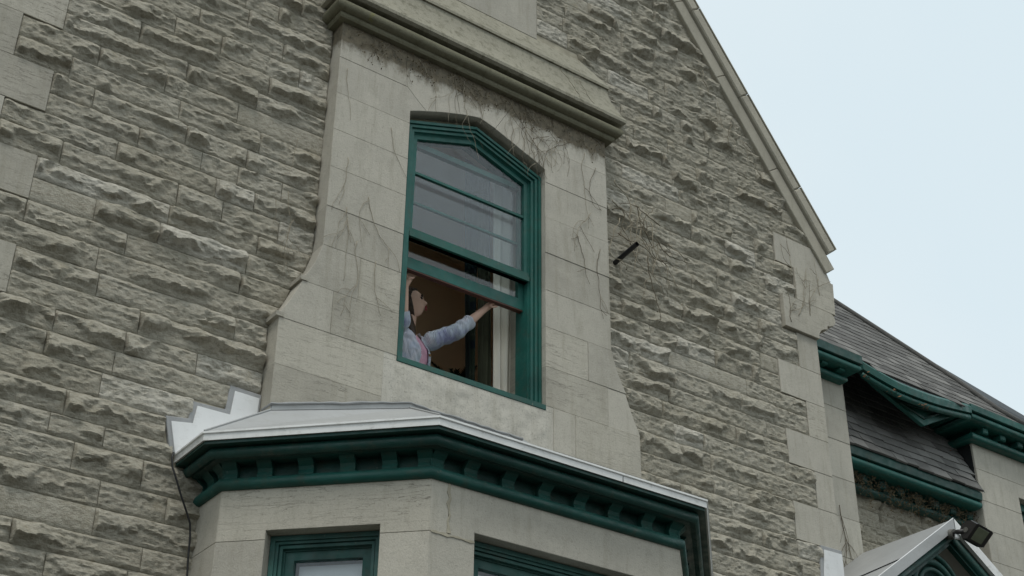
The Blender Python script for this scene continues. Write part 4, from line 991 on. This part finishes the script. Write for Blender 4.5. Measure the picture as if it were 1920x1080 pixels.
def finger(a, dirs, rad):
    P = [a]
    for d in dirs: P.append(P[-1] + Vector(d))
    limb(body, P, [rad * (1 - .10 * i) for i in range(len(P))], 8)
for hand, lat, sg in ((HDR, Vector((.45, .35, .1)), 1), (HDL, Vector((.55, -.05, .0)), -1)):
    lat = lat.normalized()
    for o_, l_ in ((-.027, .9), (-.009, 1.05), (.009, 1.0), (.027, .8)):
        fw_ = Vector((.35, -.45, .10)).normalized() if sg > 0 else Vector((.22, -.25, .55)).normalized(); b0 = hand + lat * o_
        finger(b0, [fw_ * .028 * l_, (fw_ + Vector((0, 0, .35))).normalized() * .026 * l_, (Vector((fw_.x * .6, fw_.y, .25))).normalized() * .020 * l_], .0085)
    finger(hand - lat * .026 - Vector((0, 0, .012)), [Vector((.012, -.012, -.008)), Vector((.020, -.006, .004)), Vector((.016, -.004, .008))], .0095)
bm = bmesh.new(); bm.from_mesh(body.mesh('body'))
# head
HC = Vector((4.540, .340, 6.735)); yv = Vector((0, 0, 1)); fx_ = FWD; sx_ = yv.cross(fx_).normalized(); ux_ = fx_.cross(sx_).normalized()
hb = bmesh.new(); bmesh.ops.create_uvsphere(hb, u_segments=40, v_segments=28, radius=1.0)
def g2(a, b, s_): return math.exp(-((a * a + b * b) / (s_ * s_)))
for v in hb.verts:
    f_, s_, u_ = v.co.x, v.co.y, v.co.z
    F = f_ * .092; S = s_ * .070; U = u_ * .112
    if u_ < 0: S *= 1 + .30 * u_; F *= 1 + .06 * u_ if f_ > 0 else 1 + .28 * u_
    if f_ > 0:
        F += .026 * g2(s_ * 2.1, (u_ + .18) * 2.2, .40) * (1 if u_ < .1 else .8)         # nose
        F += .012 * g2(s_ * 1.6, (u_ + .52) * 4, .8)                                      # lips
        F += .014 * g2(s_ * 1.2, (u_ + .88) * 3, .7)                                      # chin
        F -= .014 * (g2((s_ - .36) * 3, (u_ - .10) * 4, .8) + g2((s_ + .36) * 3, (u_ - .10) * 4, .8))   # eye sockets
        F -= .008 * g2(s_ * 1.2, (u_ + .38) * 7, .8); F -= .008 * g2(s_ * 1.2, (u_ + .70) * 6, .8)
        F += .006 * g2(s_, (u_ - .26) * 5, .9)                                            # brow
    v.co = HC + fx_ * F + sx_ * S + ux_ * U
bm_h = bpy.data.meshes.new('head'); hb.to_mesh(bm_h); hb.free(); bm.from_mesh(bm_h)
for sg in (-1, 1):                                                                         # ears
    eb = bmesh.new(); bmesh.ops.create_uvsphere(eb, u_segments=10, v_segments=8, radius=1.0)
    for v in eb.verts: v.co = HC + fx_ * (-.012 + v.co.x * .016) + sx_ * sg * (.068 + v.co.y * .008) + ux_ * (-.012 + v.co.z * .028)
    em = bpy.data.meshes.new('ear'); eb.to_mesh(em); eb.free(); bm.from_mesh(em)
bme = bpy.data.meshes.new('person'); bm.to_mesh(bme); bm.free()
me2 = fuse('person', bme, .0042, 3); PER = link('person', me2, M['skin'], None, True)
PER['label'] = 'woman in pale knit cardigan reaching up to lift the window sash'; PER['category'] = 'person'
def cloth(name, mbx, mat, cut=None, thick=.004, it=5, folds=0.0):
    me = fuse(name, mbx.mesh(name), .006, it)
    if folds:                                                            # creases across the sleeves and body
        nn_ = len(me.vertices); C_ = np.empty(nn_ * 3); N_ = np.empty(nn_ * 3); me.vertices.foreach_get('co', C_); me.vertices.foreach_get('normal', N_); C_ = C_.reshape(-1, 3); N_ = N_.reshape(-1, 3)
        q_ = 1 - np.abs(fbm(C_[:, 0] * 17 + C_[:, 2] * 10, C_[:, 2] * 11 + C_[:, 1] * 14, 2, 51, .4)) * 2
        me.vertices.foreach_set('co', (C_ + N_ * (folds * (q_[:, None] - .55))).ravel()); me.update()
    if cut:
        b_ = bmesh.new(); b_.from_mesh(me)
        bmesh.ops.delete(b_, geom=[f_ for f_ in b_.faces if cut(f_.calc_center_median())], context='FACES'); b_.to_mesh(me); b_.free()
    o_ = link(name, me, mat, PER, True); so_ = o_.modifiers.new('t', 'SOLIDIFY'); so_.thickness = thick; so_.offset = 1; return o_
def cut_card(c):
    if (c - WRR).length < .135 and c.x > 4.80 or c.z > 6.53 and (c - NK).length < .10: return True
    if c.y < .26 and (c - ELL).length > .085 and (c - WRL).length < .20: return True
    d = c - T_(max(min(c.z, 6.5), 6.02)); la = d.dot(latv); fr_ = d.dot(front)
    op = .046 + max(0, c.z - 6.33) * .10
    def sd(a, b): t = max(0, min(1, (c - a).dot(b - a) / (b - a).length_squared)); return (c - a.lerp(b, t)).length
    return fr_ > .035 and abs(la + .016 - (6.4 - c.z) * .12) < op and sd(SHR, ELR) > .08 and sd(SHL, ELL) > .08 and c.z < 6.50
wr = lambda k: 0.004 * math.sin(k * 2.3)
card = MB(); trunk(card, rows(.020, 5.90, 6.50))
limb(card, [SHR] + [SHR.lerp(ELR, q) for q in (.2, .4, .6, .8)] + [ELR] + [ELR.lerp(WRR, q) for q in (.1, .2, .3, .4)], [.064, .060, .054, .057, .050, .055, .048, .053, .046, .048])
limb(card, [SHL, SHL.lerp(ELL, .5), ELL, ELL.lerp(WRL, .2), ELL.lerp(WRL, .38)], [.066, .060, .058, .054, .052])
cloth('cardigan', card, M['knit'], cut_card, .005, 5, .011)
bl_ = MB(); trunk(bl_, rows(.008, 5.88, 6.47)); cloth('blouse', bl_, M['pink'], None, .004, 5, .005)
tr_ = MB(); trunk(tr_, rows(.012, 5.80, 6.02))
for hx in (.075, -.075):
    h_ = PEL + latv * hx; limb(tr_, [h_ + Vector((0, 0, -.10)), h_ + Vector((0, 0, -.46)), h_ + Vector((0, .03, -.80))], [.102, .078, .068])
cloth('trousers', tr_, M['trousers'])
for z in (6.34, 6.27, 6.20, 6.13):
    c_, a_, b_ = min(rows(.026), key=lambda r_: abs(r_[0].z - z)); la = .038 + (6.40 - z) * .12; p = c_ + latv * la + front * (b_ * math.sqrt(max(0, 1 - (la / a_) ** 2)) + .002)
    mb = MB().tube([p, p + front * .006], .010, 10); mb.build('button', M['button'], PER, True, 40)
# hair, lips, eyes
hbm = bmesh.new(); bmesh.ops.create_uvsphere(hbm, u_segments=64, v_segments=48, radius=1.0)
def sst(a_, b_, x): t = max(0, min(1, (x - a_) / (b_ - a_))); return t * t * (3 - 2 * t)
for v in hbm.verts:
    f_, s_, u_ = v.co.x, v.co.y, v.co.z; wv_ = 1 + .025 * math.sin(s_ * 17 + u_ * 9) + .02 * math.sin(f_ * 23 + u_ * 15)
    F, S, U = f_ * .104 - .012, s_ * .082, u_ * .121 + .008
    if u_ < 0: S *= 1 + .1 * u_
    face = sst(-.08, .08, f_ - .20 - .55 * max(0, u_ - .20)) * (1 - sst(.46, .60, u_ - .12 * f_))
    k_h = 1 - .45 * face
    v.co = HC + (fx_ * F + sx_ * S + ux_ * U) * (wv_ * k_h)
hm = bpy.data.meshes.new('hair'); hbm.to_mesh(hm); hbm.free(); ho = link('hair', hm, M['hair'], PER, True)
def blob(name, c, rx, ry, rz, mat):
    b_ = bmesh.new(); bmesh.ops.create_uvsphere(b_, u_segments=12, v_segments=8, radius=1.0)
    for v in b_.verts: v.co = c + fx_ * v.co.x * rx + sx_ * v.co.y * ry + ux_ * v.co.z * rz
    m_ = bpy.data.meshes.new(name); b_.to_mesh(m_); b_.free(); return link(name, m_, mat, PER, True)
hl = MB(); limb(hl, [HC - fx_ * .055 + ux_ * .02, HC - fx_ * .070 - ux_ * .08, HC - fx_ * .050 - ux_ * .20, HC - fx_ * .035 - ux_ * .27], [.055, .055, .045, .020]); hl.build('hair_length', M['hair'], PER, True)
blob('lips', HC + fx_ * .0945 + ux_ * -.054, .009, .022, .0075, M['lips']); blob('lips', HC + fx_ * .0915 + ux_ * -.068, .009, .020, .0075, M['lips'])
for sg in (-1, 1):
    blob('eye', HC + fx_ * .074 + sx_ * sg * .030 + ux_ * .010, .011, .017, .009, M['eye'])
    blob('eyebrow', HC + fx_ * .083 + sx_ * sg * .030 + ux_ * .030, .008, .022, .0055, M['hair'])

# ------------------------------------------------------------------ dead creeper
def creeper(label, starts, y, steps, mats, seed, bias=(0, -.6), leaves=0, rad=.0035, wander=.5, group=None, lsize=1.0):
    rg = random.Random(seed); T = thing('dead_vine', label, 'vine', (starts[0][0], y, starts[0][1]), group); lf = MB(); ms = {m: MB() for m in mats}
    def grow(x, z, ang, n, r_, depth):
        P = []; yy = y
        for i in range(n):
            P.append((x, yy + rg.uniform(-.004, .002), z)); ang += rg.gauss(0, wander * .6)
            tx, tz = math.cos(ang) + bias[0] * .35, math.sin(ang) + bias[1] * .35; L = rg.uniform(.018, .04); q = math.hypot(tx, tz); x += tx / q * L; z += tz / q * L; ang = math.atan2(tz, tx)
            if depth < 2 and rg.random() < .16 and n - i > 3: grow(x, z, ang + rg.choice((-1, 1)) * rg.uniform(.5, 1.3), int((n - i) * .7), r_ * .7, depth + 1)
            if rg.random() < leaves:
                c = Vector((x + rg.uniform(-.03, .03), yy - rg.uniform(0, .02), z + rg.uniform(-.03, .02))); a_ = Vector((rg.uniform(-1, 1), rg.uniform(-1, .2), rg.uniform(-1, 1))).normalized() * rg.uniform(.004, .011) * lsize; b_ = a_.cross(Vector((rg.random(), rg.random(), rg.random()))).normalized() * rg.uniform(.003, .006) * lsize
                lf.add([c - a_, c + b_, c + a_, c - b_], [(0, 1, 2, 3)])
        if len(P) > 2: ms[rg.choice(mats)].tube(P, [max(.0012, r_ * (1 - .6 * i / len(P))) for i in range(len(P))], 5)
    for (x, z, ang) in starts: grow(x, z, R(ang), steps + rg.randrange(-5, 6), rad, 0)
    for m, b_ in ms.items():
        if b_.v: b_.build('stem', M[m], T, True)['kind'] = 'stuff'
    if lf.v: lf.build('dead_leaves', M['deadleaf'], T)['kind'] = 'stuff'
    return T
creeper('pale dead creeper stems on the left side of the window surround', [(3.68, 7.35, -80), (3.70, 6.95, -95), (3.86, 7.1, -85), (3.95, 6.62, -100), (3.80, 6.72, -90), (3.62, 8.1, -95), (4.0, 7.75, -60)], -.157, 20, ['twig'], 1, wander=.35, rad=.0022)
creeper('dark dead creeper fringe hanging under the mossy string course', [(x, 8.49, -90 + 60 * math.sin(x * 40)) for x in np.linspace(3.68, 5.92, 70)], -.157, 6, ['twigd', 'twigd', 'twig'], 2, leaves=.5, wander=.9, rad=.0014)
creeper('dry creeper twigs spreading over the right arch stones', [(4.2, 8.47, -70), (4.6, 8.47, -100), (5.0, 8.47, -60), (5.2, 8.46, -110), (5.62, 8.35, -120), (5.75, 8.3, -80), (5.86, 8.2, -100), (5.8, 7.75, -110), (5.88, 7.45, -95), (5.4, 8.3, -140), (5.66, 7.5, -70)], -.158, 22, ['twig', 'twigd'], 3, wander=.5, rad=.0024)
creeper('tangled dry creeper on the rough wall above the black pipe', [(6.05, 8.0, -60), (6.12, 7.85, -80), (6.2, 8.1, -90), (6.35, 8.0, -110), (6.45, 7.95, -70), (6.1, 7.70, 10), (6.3, 7.75, -20), (6.5, 7.8, -60), (6.62, 7.8, 0), (6.4, 7.62, -100), (6.05, 7.9, 20), (6.15, 7.62, 30), (6.35, 7.7, 60), (6.3, 8.05, -50), (6.55, 7.95, 160), (6.2, 7.8, 45), (6.08, 8.2, -70), (6.45, 7.72, 80)], -.118, 17, ['twig', 'twig', 'twigd'], 4, bias=(0, -.25), leaves=.02, wander=.6, rad=.0042)
creeper('thin dry creeper climbing the smooth corner stones under the coping', [(8.15, 7.70, 60), (8.05, 7.6, 80), (8.30, 7.75, 50), (8.45, 8.0, 100), (8.1, 8.1, 70)], -.055, 17, ['twigd', 'twig'], 5, bias=(.1, .6), wander=.4, rad=.0028)
creeper('pale creeper thread dangling on rough stones left of the surround', [(3.33, 7.40, -85), (3.36, 6.75, -100), (3.22, 6.85, -90), (3.30, 6.95, -70)], -.085, 11, ['twig'], 6, wander=.35, rad=.0024)
creeper('dry creeper on the rough wall below the sloping coping', [(7.5, 9.45, -70), (7.35, 9.6, -100), (7.62, 9.3, -60), (7.2, 9.9, -90), (7.75, 9.1, -80)], -.085, 14, ['twig', 'twigd'], 7, wander=.6, rad=.003)
creeper('dead creeper leaves caught in the lower green cornice of the wing', [(x, 7.02 + .03 * math.sin(x * 17), -90 + 70 * math.sin(x * 31)) for x in np.linspace(9.7, 11.42, 70)], .895, 9, ['twigd'], 8, leaves=1.6, bias=(0, -.3), wander=.9, rad=.002, lsize=1.35)
creeper('dry creeper stem running down the corner strip of the wing', [(9.05, 7.7, -75), (9.0, 7.4, -80), (9.28, 6.5, -95), (9.2, 5.9, -85)], .708, 22, ['twigd'], 9, wander=.2, rad=.004)
creeper('yellow lichen twigs on the right end of the string course', [(5.75, 8.70, 150), (5.85, 8.66, 170), (5.6, 8.72, 130)], -.292, 9, ['twig'], 10, bias=(0, .2), wander=.6, rad=.0024)
rg = random.Random(21); lf = MB()
for c0, n in (((9.72, .56, 7.86), 10), ((9.95, .47, 7.74), 10), ((10.4, .47, 7.72), 12), ((10.6, .9, 8.0), 8), ((11.27, 1.12, 7.99), 16), ((11.40, .98, 7.70), 8)):
    for _ in range(n):
        c = Vector(c0) + Vector((rg.gauss(0, .04), rg.gauss(0, .015), rg.gauss(0, .012))); a_ = Vector((rg.uniform(-1, 1), rg.uniform(-1, 1), rg.uniform(-.5, .5))).normalized() * rg.uniform(.012, .026); b_ = a_.orthogonal().normalized() * rg.uniform(.008, .015)
        lf.add([c - a_, c + b_, c + a_, c - b_], [(0, 1, 2, 3)])
o = lf.build('fallen_leaves', M['leafbrown']); o['kind'] = 'stuff'; o['label'] = 'brown fallen leaves caught along the eaves of the wing'
